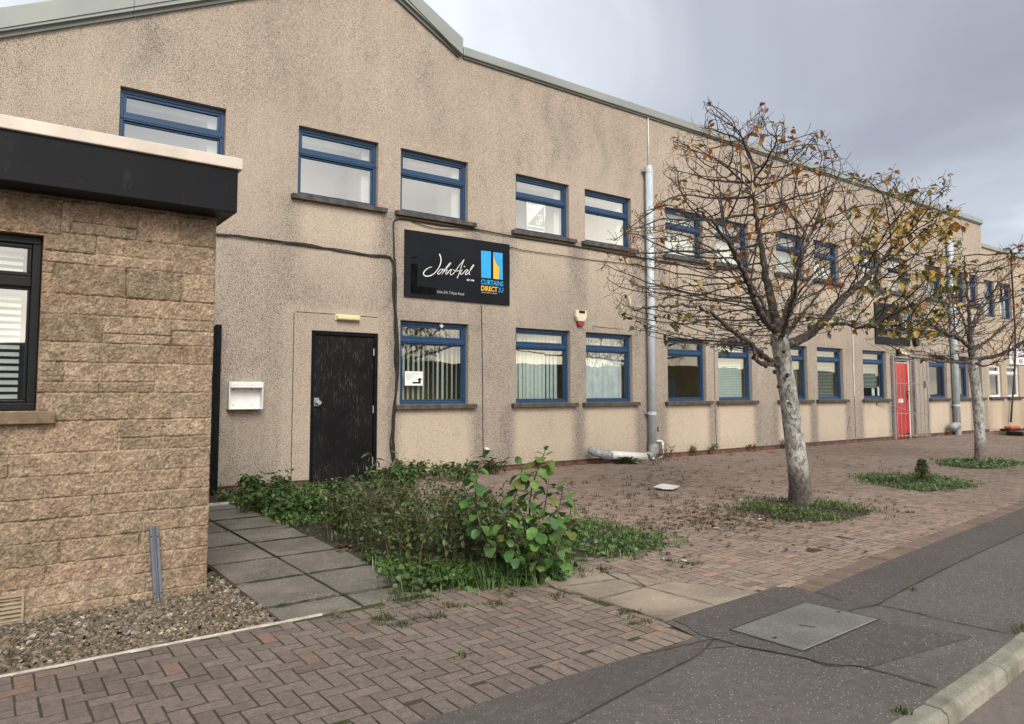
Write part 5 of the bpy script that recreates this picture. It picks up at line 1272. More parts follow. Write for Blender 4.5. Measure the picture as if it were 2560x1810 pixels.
def make_tree(name, label, cat, trunk, limbs, outline, ycen, ydep, nattr, step, infl, kill, seed, tip=0.0022, expo=2.35, leaf_fn=None, leaf_n=800, leaf_size=0.055, berries=0, group=None, minr_limb=0.010, spurs=1350):
    rs = np.random.default_rng(seed); random.seed(seed)
    base = Vector(trunk[0][0]); t = thing(name, label, cat, tuple(base), group)
    nodes, par, fix = [], [], []
    def chain(pts, radii, start=-1):
        last = start; P = curve_pts(pts, 4); acc = 0; prevp = P[0]; k0 = len(nodes)
        # resample
        L = [0]; 
        for a, b in zip(P[:-1], P[1:]): L.append(L[-1]+(b-a).length)
        n = max(2, int(L[-1]/step)); idx0 = len(nodes)
        for s in range(n+1):
            u = L[-1]*s/n; j = max(0, min(len(P)-2, int(np.searchsorted(L, u))-1)); f = (u-L[j])/max(1e-6, L[j+1]-L[j]); p = P[j].lerp(P[j+1], f)
            jit = Vector(rs.normal(0, step*0.13, 3)) if s > 1 else Vector((0, 0, 0))
            nodes.append(tuple(p+jit)); par.append(last); last = len(nodes)-1; fix.append(float(np.interp(s/n, np.linspace(0, 1, len(radii)), radii)))
        return idx0, last
    tops = [Vector(p) for p, r in trunk]
    ids = [chain(tops[-2:], [trunk[-2][1]*0.8, trunk[-1][1]*0.8])]
    root = 0
    for pts, radii in limbs:
        P0 = Vector(pts[0]); st = min(range(len(nodes)), key=lambda i: (Vector(nodes[i])-P0).length)
        if (Vector(nodes[st])-P0).length > 0.25: st = 0
        chain(pts, radii, st)
    nl = len(nodes)
    # attractors: inside the crown outline, spread through its depth
    A = []; xs_ = [p[0] for p in outline]; ys_ = [p[1] for p in outline]; tries = 0
    cxp = (min(xs_)+max(xs_))/2; hw = (max(xs_)-min(xs_))/2; cyp = (min(ys_)+max(ys_))/2; hh = (max(ys_)-min(ys_))/2
    fc = Vector((trunk[-1][0][0], trunk[-1][0][1], 0)).dot(CF)
    while len(A) < nattr and tries < nattr*60:
        tries += 1
        u = rs.uniform(min(xs_), max(xs_)); v = rs.uniform(min(ys_), max(ys_))
        if not inside(u, v, outline): continue
        e = min(1, ((u-cxp)/hw)**2+((v-cyp)/hh)**2*0.6); dd = ydep*math.sqrt(max(0.04, 1-e))
        dep = (Vector((trunk[-1][0][0], trunk[-1][0][1], trunk[-1][0][2]-H)).dot(CF))+rs.uniform(-1, 1)*dd
        p = ray(u, v)*dep+Vector((0, 0, H))
        if p.y > D-0.12 or p.z < 0.9: continue
        A.append(tuple(p))
    P, par2 = sc_grow(nodes, par, A, step, infl, kill, 90, rs, (0, 0, 0.03))
    n = len(P); ch = [[] for _ in range(n)]
    for i in range(n):
        if par2[i] >= 0: ch[par2[i]].append(i)
    mainc = [max(ch[i]) if ch[i] else -1 for i in range(n)]
    size = np.ones(n, int)
    for i in range(n-1, 0, -1):
        if par2[i] >= 0: size[par2[i]] += size[i]
    for i in range(n):
        if ch[i]: mainc[i] = max(ch[i], key=lambda c: size[c])
    for _ in range(1):
        Q = P.copy()
        for i in range(nl, n):
            if mainc[i] >= 0: Q[i] = P[i]*0.5+(P[par2[i]]+P[mainc[i]])*0.25
        P = Q
    spur_p, spur_par = [], []
    thin = [i for i in range(nl, n) if size[i] < 40]
    for k in range(spurs):
        i = thin[rs.integers(len(thin))]; d = (P[i]-P[par2[i]]); d = d/(np.linalg.norm(d)+1e-9)
        d2 = d*0.5+rs.normal(0, 0.55, 3)+np.array([0, 0, 0.45]); d2 /= np.linalg.norm(d2); l = step*rs.uniform(0.7, 1.6)
        a = P[i]+d2*l; d3 = d2+rs.normal(0, 0.35, 3)+np.array([0, 0, 0.2]); d3 /= np.linalg.norm(d3); b = a+d3*l
        spur_p += [a, b]; spur_par += [i, n+len(spur_p)-2]
    if spurs: P = np.vstack([P, np.array(spur_p)]); par2 = list(par2)+spur_par; n = len(P)
    ch = [[] for _ in range(n)]
    for i in range(n):
        if par2[i] >= 0: ch[par2[i]].append(i)
    rad = np.zeros(n)
    for i in range(n-1, -1, -1):
        # children always have larger indices
        if not ch[i]: rad[i] = tip
        else: rad[i] = sum(rad[c]**expo for c in ch[i])**(1/expo)
        if i < nl: rad[i] = max(min(rad[i], fix[i]*1.15), fix[i])
    # thin the tips a little and draw chains
    big, small = MB(), MB()
    def draw(i0, start):
        stack = [(i0, start)]
        while stack:
            i, s = stack.pop(); pts = [] if s is None else [s]; rr = [] if s is None else [min(rad[i]*1.25, rad[par2[i]]*0.95)]
            while True:
                pts.append(Vector(P[i])); rr.append(rad[i])
                if not ch[i]: break
                m = max(ch[i], key=lambda c: rad[c])
                for c in ch[i]:
                    if c != m: stack.append((c, Vector(P[i])))
                i = m
            if len(pts) < 2: continue
            if max(rr) < minr_limb: small.tube(pts, rr, 3 if max(rr) < 0.005 else 4, caps=False)
            else: big.tube(pts, rr, 8 if max(rr) > 0.02 else 6, caps=False)
    draw(0, None)
    # trunk
    tk = MB(); tp_ = curve_pts([p for p, r in trunk], 8); trr = np.interp(np.linspace(0, 1, len(tp_)), np.linspace(0, 1, len(trunk)), [r for p, r in trunk])
    nseg = 26; o_ = len(tk.v)
    for i, p in enumerate(tp_):
        for k in range(nseg):
            a = 2*math.pi*k/nseg; dv = Vector((math.cos(a), math.sin(a), 0)); q = p+dv*trr[i]
            nn = mnoise.noise(q*7)*0.05+mnoise.noise(q*26)*0.022; flare = 0.0
            if i < 5: flare = (5-i)/5*0.16*(0.6+0.8*max(0, math.sin(3*a+1)))
            tk.v.append(tuple(p+dv*trr[i]*(1+nn+flare))); tk.c.append((1, 1, 1))
    for i in range(len(tp_)-1):
        for k in range(nseg): tk.f.append((i*nseg+k, i*nseg+(k+1) % nseg, (i+1)*nseg+(k+1) % nseg, (i+1)*nseg+k))
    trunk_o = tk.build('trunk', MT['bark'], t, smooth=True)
    big.build('limbs', MT['limb'], t, smooth=True); small.build('twigs', MT['twig'], t)
    # leaves on thin twigs
    tips = [i for i in range(nl, n) if rad[i] < 0.0055]
    if leaf_fn and tips:
        lm = MB(); cnt = 0; tr = 0
        while cnt < leaf_n and tr < leaf_n*60:
            tr += 1; i = tips[rs.integers(len(tips))]; c = leaf_fn(Vector(P[i]), not ch[i], rs)
            if c is None: continue
            for k in range(rs.integers(1, 3)):
                leaf(lm, Vector(P[i])+Vector(rs.normal(0, 0.015, 3)), leaf_size*rs.uniform(0.65, 1.25), c, rs, droop=0.5); cnt += 1
        lm.build('leaves', MT['leaf'], t, smooth=True, colors=True)
    if berries:
        b = MB()
        for k in range(berries):
            i = tips[rs.integers(len(tips))]; q = Vector(P[i])+Vector(rs.normal(0, 0.02, 3)); b.tube([q, q+Vector((0, 0, -0.010))], [0.006, 0.006], 5, (0.11, 0.018, 0.015))
        b.build('berries', MT['leaf'], t, colors=True)['kind'] = 'stuff'
    return t, trunk_o
def leaf(mb, p, s, col, rs, droop=0.4, wide=0.55, up=None, cup=0.18, toothed=False):
    """one small folded leaf"""
    a = rs.uniform(0, 2*math.pi); el = rs.uniform(-1.2, 0.7)-droop*0.3
    d = Vector((math.cos(a)*math.cos(el), math.sin(a)*math.cos(el), math.sin(el)))
    sd = d.cross(Vector((rs.normal(0, 0.4), rs.normal(0, 0.4), 1))).normalized(); nr = sd.cross(d)
    w = s*wide*0.5; pts = [p, p+d*s*0.3+sd*w*0.85+nr*s*cup*0.5, p+d*s*0.62+sd*w+nr*s*cup*0.5, p+d*s-nr*s*0.12, p+d*s*0.62-sd*w+nr*s*cup*0.5, p+d*s*0.3-sd*w*0.85+nr*s*cup*0.5, p+d*s*0.5]
    mb.add(pts, [(0, 1, 6), (1, 2, 6), (2, 3, 6), (3, 4, 6), (4, 5, 6), (5, 0, 6)], col)
MT['limb'] = None
def m_limb():
    m, nt, b = new_mat('limb_bark'); q = N(nt); p = q.pos()
    f = q.noise(p, 26, 6, 0.7, 0.3)
    c = q.ramp(f, (0.38, (0.028, 0.021, 0.017)), (0.55, (0.070, 0.056, 0.047)), (0.70, (0.30, 0.28, 0.25)))
    nt.links.new(c, b.inputs['Base Color']); b.inputs['Roughness'].default_value = 0.9; nt.links.new(q.bump(f, 0.8, 0.008), b.inputs['Normal'])
    return m
MT['limb'] = m_limb()
YT = 4.45
def tp(x, y, dy=0.0, Y=YT):
    return at(x, y, Y+dy)
trunk1 = [(gd(2009, 1268, -0.03)+Vector((0, 0.02, 0)), 0.122), (tp(1996, 1180), 0.108), (tp(1985, 1090), 0.100), (tp(1974, 1010), 0.094), (tp(1962, 930), 0.088), (tp(1952, 870), 0.090), (tp(1946, 835), 0.084)]
limbs1 = [
 ([tp(1946, 835), tp(1930, 760), tp(1916, 690), tp(1905, 620), tp(1893, 560), tp(1885, 500), tp(1888, 430)], [0.055, 0.046, 0.038, 0.026, 0.016, 0.010]),
 ([tp(1940, 830), tp(1905, 790, -0.2), tp(1882, 740, -0.4), tp(1862, 690, -0.55), tp(1830, 620, -0.7), tp(1785, 560, -0.8), tp(1740, 520, -0.9)], [0.035, 0.030, 0.022, 0.015, 0.009]),
 ([tp(1953, 820), tp(1975, 750, 0.2), tp(1996, 680, 0.35), tp(2016, 610, 0.5), tp(2050, 540, 0.6), tp(2080, 470, 0.7)], [0.030, 0.026, 0.020, 0.013, 0.008]),
 ([tp(1962, 862), tp(2010, 845, -0.1), tp(2050, 812, -0.2), tp(2085, 770, -0.3), tp(2120, 735, -0.35), tp(2170, 690, -0.4), tp(2230, 620, -0.45), tp(2300, 540, -0.5)], [0.055, 0.046, 0.040, 0.032, 0.022, 0.014, 0.009]),
 ([tp(2052, 812, -0.2), tp(2100, 810, -0.35), tp(2150, 818, -0.5), tp(2210, 812, -0.6), tp(2270, 822, -0.7), tp(2330, 850, -0.8)], [0.016, 0.014, 0.011, 0.009, 0.006]),
 ([tp(1943, 915), tp(1915, 893, -0.15), tp(1885, 868, -0.3), tp(1850, 840, -0.45), tp(1800, 800, -0.6), tp(1740, 765, -0.8), tp(1660, 765, -1.0), tp(1590, 772, -1.1)], [0.026, 0.024, 0.020, 0.015, 0.010, 0.006]),
 ([tp(1940, 905), tp(1920, 912, -0.2), tp(1898, 906, -0.3), tp(1886, 890, -0.35), tp(1882, 868, -0.35), tp(1868, 850, -0.4), tp(1830, 850, -0.5), tp(1775, 866, -0.6)], [0.018, 0.020, 0.020, 0.016, 0.010, 0.006]),
 ([tp(1950, 850), tp(1968, 800, -0.5), tp(1985, 740, -0.9), tp(2000, 660, -1.1), tp(2010, 580, -1.2)], [0.028, 0.022, 0.015, 0.008]),
 ([tp(1945, 850), tp(1925, 800, 0.5), tp(1890, 730, 0.9), tp(1850, 650, 1.2), tp(1810, 560, 1.3)], [0.028, 0.022, 0.015, 0.008]),
 ([tp(1955, 850), tp(1995, 800, 0.5), tp(2050, 730, 0.9), tp(2120, 650, 1.2)], [0.028, 0.020, 0.013, 0.007]),
]
out1 = [(1520, 590), (1495, 640), (1510, 720), (1540, 800), (1600, 845), (1700, 868), (1800, 878), (1880, 872), (1960, 850), (2060, 840), (2160, 835), (2260, 850), (2340, 850), (2390, 800), (2415, 720), (2420, 620), (2395, 520), (2380, 440), (2300, 470), (2250, 420), (2170, 440), (2100, 380), (2060, 320), (1990, 330), (1960, 290), (1900, 250), (1880, 300), (1840, 290), (1750, 240), (1760, 310), (1690, 330), (1650, 400), (1660, 480), (1600, 520)]
def leaf1(p, tipn, rs):
    u, v, w = pr(*p); r = rs.random()
    if u > 2100:
        k = np.clip((u-2100)/180, 0, 1)*0.62+0.13
        if v < 520: k *= 0.45
        if rs.random() > k: return None
        g = np.clip((v-620)/250, 0, 1)
        if r < 0.16+0.45*g: return [(0.085, 0.125, 0.03), (0.12, 0.165, 0.045), (0.065, 0.10, 0.034), (0.20, 0.25, 0.15)][rs.integers(4)]
        return [(0.46, 0.28, 0.045), (0.38, 0.19, 0.035), (0.32, 0.26, 0.06), (0.52, 0.36, 0.08), (0.30, 0.12, 0.03)][rs.integers(5)]
    if v > 780:
        if rs.random() > 0.24: return None
        return [(0.10, 0.13, 0.04), (0.08, 0.11, 0.03), (0.30, 0.22, 0.04), (0.14, 0.17, 0.09)][rs.integers(4)]
    if rs.random() > 0.13: return None
    return [(0.40, 0.15, 0.03), (0.46, 0.24, 0.07), (0.55, 0.38, 0.18), (0.34, 0.11, 0.025), (0.36, 0.27, 0.06)][rs.integers(5)]
t1o, t1t = make_tree('street_tree', 'leaning grey trunked tree with mostly bare twigs and orange leaves, nearest the camera', 'tree', trunk1, limbs1, out1, YT, 1.55, 5800, 0.050, 0.55, 0.062, 3, leaf_fn=leaf1, leaf_n=1650, leaf_size=0.080, berries=160, group='street trees in the forecourt')
# old wound and branch scars on the trunk
sv = MB(); cw = [tp(1958+dx, 1035+dy) for dx, dy in ((0, -34), (9, -28), (22, -12), (30, 4), (33, 20), (31, 36), (24, 30), (19, 14), (10, 4), (2, -8), (-4, -24), (0, -34))]
toc = Vector((-0.62, -0.78, 0.0))
sv.tube(curve_pts([p+toc*0.086+Vector((0.02, 0, 0)) for p in cw], 4), 0.009, 6); sv.build('wound_lip', MT['bark'], t1t, smooth=True)
for x_, y_, r_ in ((1962, 938, 0.020), (1971, 964, 0.012), (1944, 966, 0.016), (1953, 880, 0.016), (1935, 930, 0.018)):
    kn = MB(); c_ = tp(x_, y_); ax = Vector((c_.x, c_.y, 0)); p_ = c_+toc*(0.088 if x_ > 1945 else 0.05)
    kn.tube([p_+toc*(-0.02), p_+toc*0.006, p_+toc*0.008, p_+toc*0.001], [r_*1.4, r_*1.15, r_*0.6, r_*0.3], 10); kn.build('knot', MT['limb'], t1t, smooth=True)
YT2 = 5.28
tq = lambda x, y, dy=0.0: at(x, y, YT2+dy)
trunk2 = [(gd(2453, 1163, -0.03), 0.092), (tq(2449, 1080), 0.082), (tq(2443, 1000), 0.078), (tq(2434, 930), 0.078), (tq(2430, 900), 0.074)]
limbs2 = [([tq(2430, 900), tq(2425, 820), tq(2420, 750), tq(2415, 690), tq(2412, 640)], [0.05, 0.035, 0.02, 0.01]),
 ([tq(2428, 905), tq(2380, 905, -0.3), tq(2330, 900, -0.6), tq(2270, 890, -0.9), tq(2220, 862, -1.1)], [0.024, 0.018, 0.013, 0.007]),
 ([tq(2426, 870), tq(2395, 845, -0.2), tq(2340, 820, -0.5), tq(2290, 780, -0.7), tq(2250, 720, -0.8)], [0.03, 0.022, 0.014, 0.008]),
 ([tq(2433, 900), tq(2480, 892, -0.2), tq(2540, 870, -0.4), tq(2600, 820, -0.6), tq(2680, 780, -0.8)], [0.035, 0.026, 0.018, 0.010]),
 ([tq(2428, 880), tq(2470, 850, 0.3), tq(2530, 800, 0.7), tq(2590, 740, 1.0)], [0.03, 0.02, 0.013, 0.008]),
 ([tq(2424, 850), tq(2445, 790, 0.5), tq(2490, 720, 0.8), tq(2540, 660, 1.0)], [0.025, 0.018, 0.01]),
 ([tq(2422, 840), tq(2400, 780, 0.5), tq(2370, 720, 0.9), tq(2340, 690, 1.0)], [0.025, 0.018, 0.01]),
 ([tq(2436, 905), tq(2455, 915, -0.3), tq(2480, 910, -0.5), tq(2520, 895, -0.8)], [0.018, 0.014, 0.01, 0.006])]
out2 = [(2180, 830), (2150, 860), (2230, 900), (2320, 912), (2420, 905), (2540, 905), (2640, 880), (2720, 820), (2730, 720), (2680, 640), (2600, 600), (2540, 600), (2480, 640), (2440, 660), (2400, 650), (2340, 670), (2280, 700), (2230, 740)]
def leaf2(p, tipn, rs):
    u, v, w = pr(*p)
    if rs.random() > (0.5 if u > 2500 and v < 760 else 0.10): return None
    return [(0.33, 0.13, 0.03), (0.25, 0.10, 0.03), (0.34, 0.20, 0.05), (0.20, 0.06, 0.03)][rs.integers(4)]
make_tree('street_tree', 'smaller upright bare twigged tree in the far grass bed beyond the sapling', 'tree', trunk2, limbs2, out2, YT2, 1.7, 2300, 0.075, 0.7, 0.12, 5, tip=0.003, leaf_fn=leaf2, leaf_n=330, leaf_size=0.08, berries=0, spurs=600, group='street trees in the forecourt')

# ------------------------------------------------------------------ shrubs, weeds, ground cover
def big_leaf(mb, p, d, s, col, rs):
    """broad rounded leaf with a notched rim, slightly cupped"""
    d = d.normalized(); sd = d.cross(Vector((rs.normal(0, 0.25), rs.normal(0, 0.25), 1))).normalized(); nr = sd.cross(d).normalized()
    rim = []; n = 13; cupf = rs.uniform(-0.1, 0.55); curl = rs.uniform(0.1, 0.9)
    for k in range(n):
        a = math.pi*(-0.92+1.84*k/(n-1)); r = s*0.5*(1+0.07*math.sin(k*2.9)+rs.normal(0, 0.03))
        x = s*0.50-math.cos(a)*r*0.0; 
        u = s*0.52+math.cos(a)*r*1.02; v = math.sin(a)*r*0.86
        z = cupf*abs(v)-curl*(u-s*0.4)**2/s+rs.normal(0, 0.03*s)
        rim.append(p+d*u+sd*v+nr*z)
    mid1 = p+d*s*0.30-nr*0.01*s; mid2 = p+d*s*0.70-nr*s*0.03
    vs = rim+[p, mid1, mid2]; P0, M1, M2 = n, n+1, n+2; h = n//2
    fs = [(P0, 0, M1), (n-1, P0, M1)]
    for k in range(n-1):
        ctr = M2 if 3 <= k < n-4 else M1
        fs.append((k, k+1, ctr))
    fs += [(3, M2, M1), (n-4, M1, M2)]
    fs = [f for f in fs if len(set(f)) == 3]
    mb.add(vs, fs, col)
def bush(name, label, stems, sizes, colors, seed, group=None, gap=0.045, Y=None):
    rs = np.random.default_rng(seed); t = thing(name, label, 'shrub', tuple(stems[0][0]), group); sm_, lm = MB(), MB()
    for pts in stems:
        P = curve_pts(pts, 8); L = 0; n = len(P); sm_.tube(P, list(np.linspace(0.009, 0.003, n)), 6)
        acc = 0; ang = rs.uniform(0, 6.28)
        for i in range(int(n*0.22), n):
            acc += (P[i]-P[i-1]).length
            if acc > gap or i == n-1:
                acc = 0; ang += 2.4+rs.normal(0, 0.4); f = i/n
                out = Vector((math.cos(ang), math.sin(ang), rs.uniform(-0.5, 0.35) if i < n-1 else 1.2)); out.normalize()
                s = rs.uniform(*sizes)*(1.0 if f < 0.9 else 0.8); pet = P[i]+out*s*0.28; sm_.tube([P[i], pet], 0.002, 3, caps=False)
                c = np.array(colors[rs.integers(len(colors))])*rs.uniform(0.8, 1.2)
                d2 = out+Vector((0, 0, -0.45 if i < n-3 else 0.2)); big_leaf(lm, pet, d2, s, tuple(c), rs)
    sm_.build('stems', MT['stem'], t, smooth=True); lm.build('leaves', MT['green'], t, smooth=True, colors=True)
    return t
Yb = 3.82
bs = lambda x, y, dy=0.0: at(x, y, Yb+dy)
g0 = lambda x, y: gd(x, y, 0.0)
stems = [[g0(1290, 1420), bs(1215, 1345), bs(1190, 1255), bs(1194, 1180), bs(1205, 1150)],
 [g0(1320, 1440), bs(1292, 1370, 0.05), bs(1282, 1280, 0.05), bs(1300, 1200, 0.05), bs(1306, 1165, 0.05)],
 [g0(1335, 1440), bs(1328, 1350), bs(1325, 1250), bs(1345, 1170), bs(1362, 1130)],
 [g0(1345, 1442), bs(1350, 1350, -0.1), bs(1362, 1270, -0.12), bs(1372, 1200, -0.12)],
 [g0(1360, 1442), bs(1375, 1370), bs(1395, 1290), bs(1408, 1210)],
 [g0(1370, 1440), bs(1400, 1380, 0.1), bs(1422, 1320, 0.15), bs(1428, 1250, 0.15)],
 [g0(1330, 1445), bs(1290, 1390, -0.15), bs(1265, 1330, -0.2), bs(1258, 1280, -0.2)],
 [g0(1375, 1448), bs(1410, 1415, -0.1), bs(1432, 1395, -0.12)],
 [g0(1350, 1450), bs(1345, 1400, -0.2), bs(1340, 1340, -0.25), bs(1350, 1290, -0.25)],
 [g0(1300, 1430), bs(1225, 1350, 0.1), bs(1170, 1290, 0.15), bs(1160, 1220, 0.15)],
 [g0(1360, 1445), bs(1385, 1395, -0.2), bs(1400, 1345, -0.22)]]
bush('leafy_bush', 'tall bright green bush with broad rounded leaves at the corner of the weed bed', stems, (0.052, 0.100), [(0.09, 0.20, 0.040), (0.11, 0.23, 0.050), (0.07, 0.16, 0.040), (0.085, 0.17, 0.075), (0.15, 0.25, 0.07), (0.14, 0.18, 0.04), (0.055, 0.12, 0.035)], 4, gap=0.0115)

def weed_plant(name, label, bases, height, leafcol, leafsize, seed, group, lean=0.3, nleaf=26, wide=0.5, stemcol='stem', droop=0.2, cat='shrub', spread=0.4):
    rs = np.random.default_rng(seed); t = thing(name, label, cat, tuple(bases[0]), group); sm_, lm = MB(), MB()
    for b in bases:
        h = height*rs.uniform(0.7, 1.1); a = rs.uniform(0, 6.28); d = Vector((math.cos(a), math.sin(a), 0))*h*lean*rs.uniform(0.3, 1.2)
        P = curve_pts([b, b+d*0.3+Vector((0, 0, h*0.4)), b+d*0.65+Vector((0, 0, h*0.75)), b+d+Vector((0, 0, h))], 6)
        sm_.tube(P, list(np.linspace(0.0045, 0.0015, len(P))), 4, caps=False)
        tw = [P]
        for k in range(5):
            i = rs.integers(len(P)//4, len(P)-2); a = rs.uniform(0, 6.28); l = h*rs.uniform(0.2, 0.45)
            q = [P[i], P[i]+Vector((math.cos(a), math.sin(a), 0.7))*l*0.5, P[i]+Vector((math.cos(a), math.sin(a), 1.0))*l*0.9]
            Q = curve_pts(q, 5); sm_.tube(Q, list(np.linspace(0.0028, 0.001, len(Q))), 3, caps=False); tw.append(Q)
        for k in range(nleaf):
            Q = tw[rs.integers(len(tw))]; i = rs.integers(len(Q)//3 if Q is P else 0, len(Q))
            c = np.array(leafcol[rs.integers(len(leafcol))])*rs.uniform(0.75, 1.25)
            leaf(lm, Q[i]+Vector(rs.normal(0, 0.008, 3)), leafsize*rs.uniform(0.6, 1.3), tuple(c), rs, droop, wide)
    sm_.build('stems', MT[stemcol], t); lm.build('leaves', MT['green'], t, smooth=True, colors=True)
    return t
def disk(cx, cy, r, n, rs):
    return [Vector((cx+r*math.sqrt(rs.random())*math.cos(a), cy+r*math.sqrt(rs.random())*math.sin(a), 0.005)) for a in rs.uniform(0, 6.28, n)]
rsw = np.random.default_rng(17)
DG = [(0.085, 0.140, 0.036), (0.105, 0.160, 0.046), (0.065, 0.11, 0.034), (0.12, 0.155, 0.05), (0.10, 0.10, 0.036), (0.16, 0.19, 0.09)]
GRN = [(0.07, 0.14, 0.036), (0.09, 0.16, 0.042), (0.055, 0.11, 0.03), (0.115, 0.175, 0.055)]
spots = [(2.55, 4.42, 0.25, 0.50, 15), (2.75, 4.75, 0.28, 0.56, 15), (2.95, 4.30, 0.25, 0.50, 15), (2.62, 5.15, 0.25, 0.52, 13), (3.10, 4.75, 0.25, 0.48, 13), (2.80, 4.12, 0.22, 0.40, 13), (3.05, 5.30, 0.25, 0.5, 11), (2.5, 5.7, 0.25, 0.42, 10), (2.95, 3.98, 0.2, 0.36, 10), (3.25, 4.30, 0.2, 0.42, 10), (2.85, 5.9, 0.3, 0.40, 10)]
labs = ['dark scrubby bush with thin bare stems beside the flagged path', 'tallest dark small leaved bush in the middle of the weed bed', 'dark straggly bush just left of the broad leaved bush', 'dark bush behind the path edge in front of the black door', 'dark straggly bush behind the broad leaved bush', 'low dark bush at the front of the weed bed beside the grass', 'dark bush at the back of the weed bed before the brick plinth', 'dark low bush at the left of the weed bed nearest the flagged path end', 'smallest dark bush at the very front of the weed bed', 'dark bush rising behind the left stem of the broad leaved bush', 'dark spreading bush at the back middle of the weed bed']
for (x, y, r, h, n), lb_ in zip(spots, labs):
    weed_plant('scrub_bush', lb_, disk(x, y, r*1.15, n-3, rsw), h*0.92, DG, 0.042, int(x*100+y*10), 'dark scrub bushes in the weed bed', nleaf=60)
weed_plant('butterfly_bush', 'upright weed with long pointed leaves in front of the black door, left one', [Vector((2.72, 6.45, 0)), Vector((2.75, 6.5, 0)), Vector((2.69, 6.42, 0))], 0.54, [(0.075, 0.115, 0.05), (0.095, 0.14, 0.055)], 0.11, 91, 'long leaved weeds in front of the black door', 0.15, 40, 0.22, cat='plant')
weed_plant('butterfly_bush', 'upright weed with long pointed leaves in front of the black door, right one', [Vector((3.02, 6.10, 0)), Vector((3.06, 6.15, 0)), Vector((2.98, 6.06, 0)), Vector((3.1, 6.2, 0))], 0.50, [(0.075, 0.115, 0.05), (0.11, 0.15, 0.06)], 0.10, 92, 'long leaved weeds in front of the black door', 0.2, 40, 0.22, cat='plant')
for (x, y, h, lb_) in ((2.62, 8.3, 0.26, 'leafy green weed at the wall foot left of the black door'), (2.45, 7.5, 0.18, 'leafy green weed beside the far end of the flagged path'), (2.55, 6.9, 0.16, 'low leafy weed along the flagged path in front of the letter box'), (4.75, 8.9, 0.24, 'leafy weed at the wall foot below the hanging cables'), (5.3, 8.6, 0.2, 'weed at the wall foot below the vertical blind window'), (4.2, 8.2, 0.22, 'green weed before the right side of the black door')):
    weed_plant('weed', lb_, disk(x, y, 0.30, 16, rsw), h, GRN, 0.060, int(x*77+y*13), 'leafy weeds along the wall foot', 0.35, 34, 0.62, cat='plant')
weed_plant('grass_tuft', 'dark grass clump growing under the white ground pipe', disk(8.85, 8.82, 0.16, 22, rsw), 0.07, [(0.04, 0.06, 0.02)], 0.16, 201, 'weeds along the wall foot', 0.6, 6, 0.10, cat='plant')
weed_plant('grass_tuft', 'pale thin weed at the wall foot behind the broad leaved bush', disk(6.15, 8.9, 0.14, 16, rsw), 0.22, [(0.06, 0.085, 0.03)], 0.14, 202, 'weeds along the wall foot', 0.6, 6, 0.10, cat='plant')
for k, (px_, py_, h) in enumerate(((1665, 1150, 0.26), (1637, 1165, 0.20), (1760, 1135, 0.20), (1732, 1140, 0.18), (1838, 1126, 0.16), (1905, 1118, 0.16), (2215, 1095, 0.18))):
    b = gd(px_, py_)
    weed_plant('dry_weed', ('yellowing weed right of the drainpipe foot', 'reddish weed in front of the drainpipe foot', 'yellowing weed at the wall foot under the clear window', 'small yellowing weed at the wall foot left of the clear window', 'small reddish weed at the wall foot under the white blind window', 'small dry weed at the wall foot left of the big trunk', 'small dry weed at the foot of the red door')[k], disk(b.x, min(b.y, D-0.12), 0.08, 5, rsw), h, [(0.20, 0.13, 0.04), (0.14, 0.075, 0.03), (0.15, 0.14, 0.04)], 0.055, 300+k, 'dry weeds along the wall foot', 0.4, 14, 0.3, cat='plant')
# sapling stump in the middle bed
sp_ = thing('conifer_sapling', 'stubby bushy green sapling standing in the middle grass bed', 'shrub', tuple(gd(2308, 1212)))
b = gd(2308, 1210); rs = np.random.default_rng(44); lm = MB()
MB().tube([b, b+Vector((0, 0, 0.14)), b+Vector((-0.03, 0, 0.26))], [0.03, 0.02, 0.008], 8).build('stem', MT['stem'], sp_)
for k in range(900):
    z = rs.random(); r = (0.105*(1-z)**0.6+0.025)*math.sqrt(rs.random()); a = rs.uniform(0, 6.28)
    c = np.array([(0.05, 0.085, 0.025), (0.075, 0.11, 0.03), (0.10, 0.12, 0.035)][rs.integers(3)])
    leaf(lm, b+Vector((r*math.cos(a)-0.03*z, r*math.sin(a), 0.01+0.31*z)), 0.035, tuple(c), rs, -0.6, 0.4)
lm.build('foliage', MT['green'], sp_, colors=True)

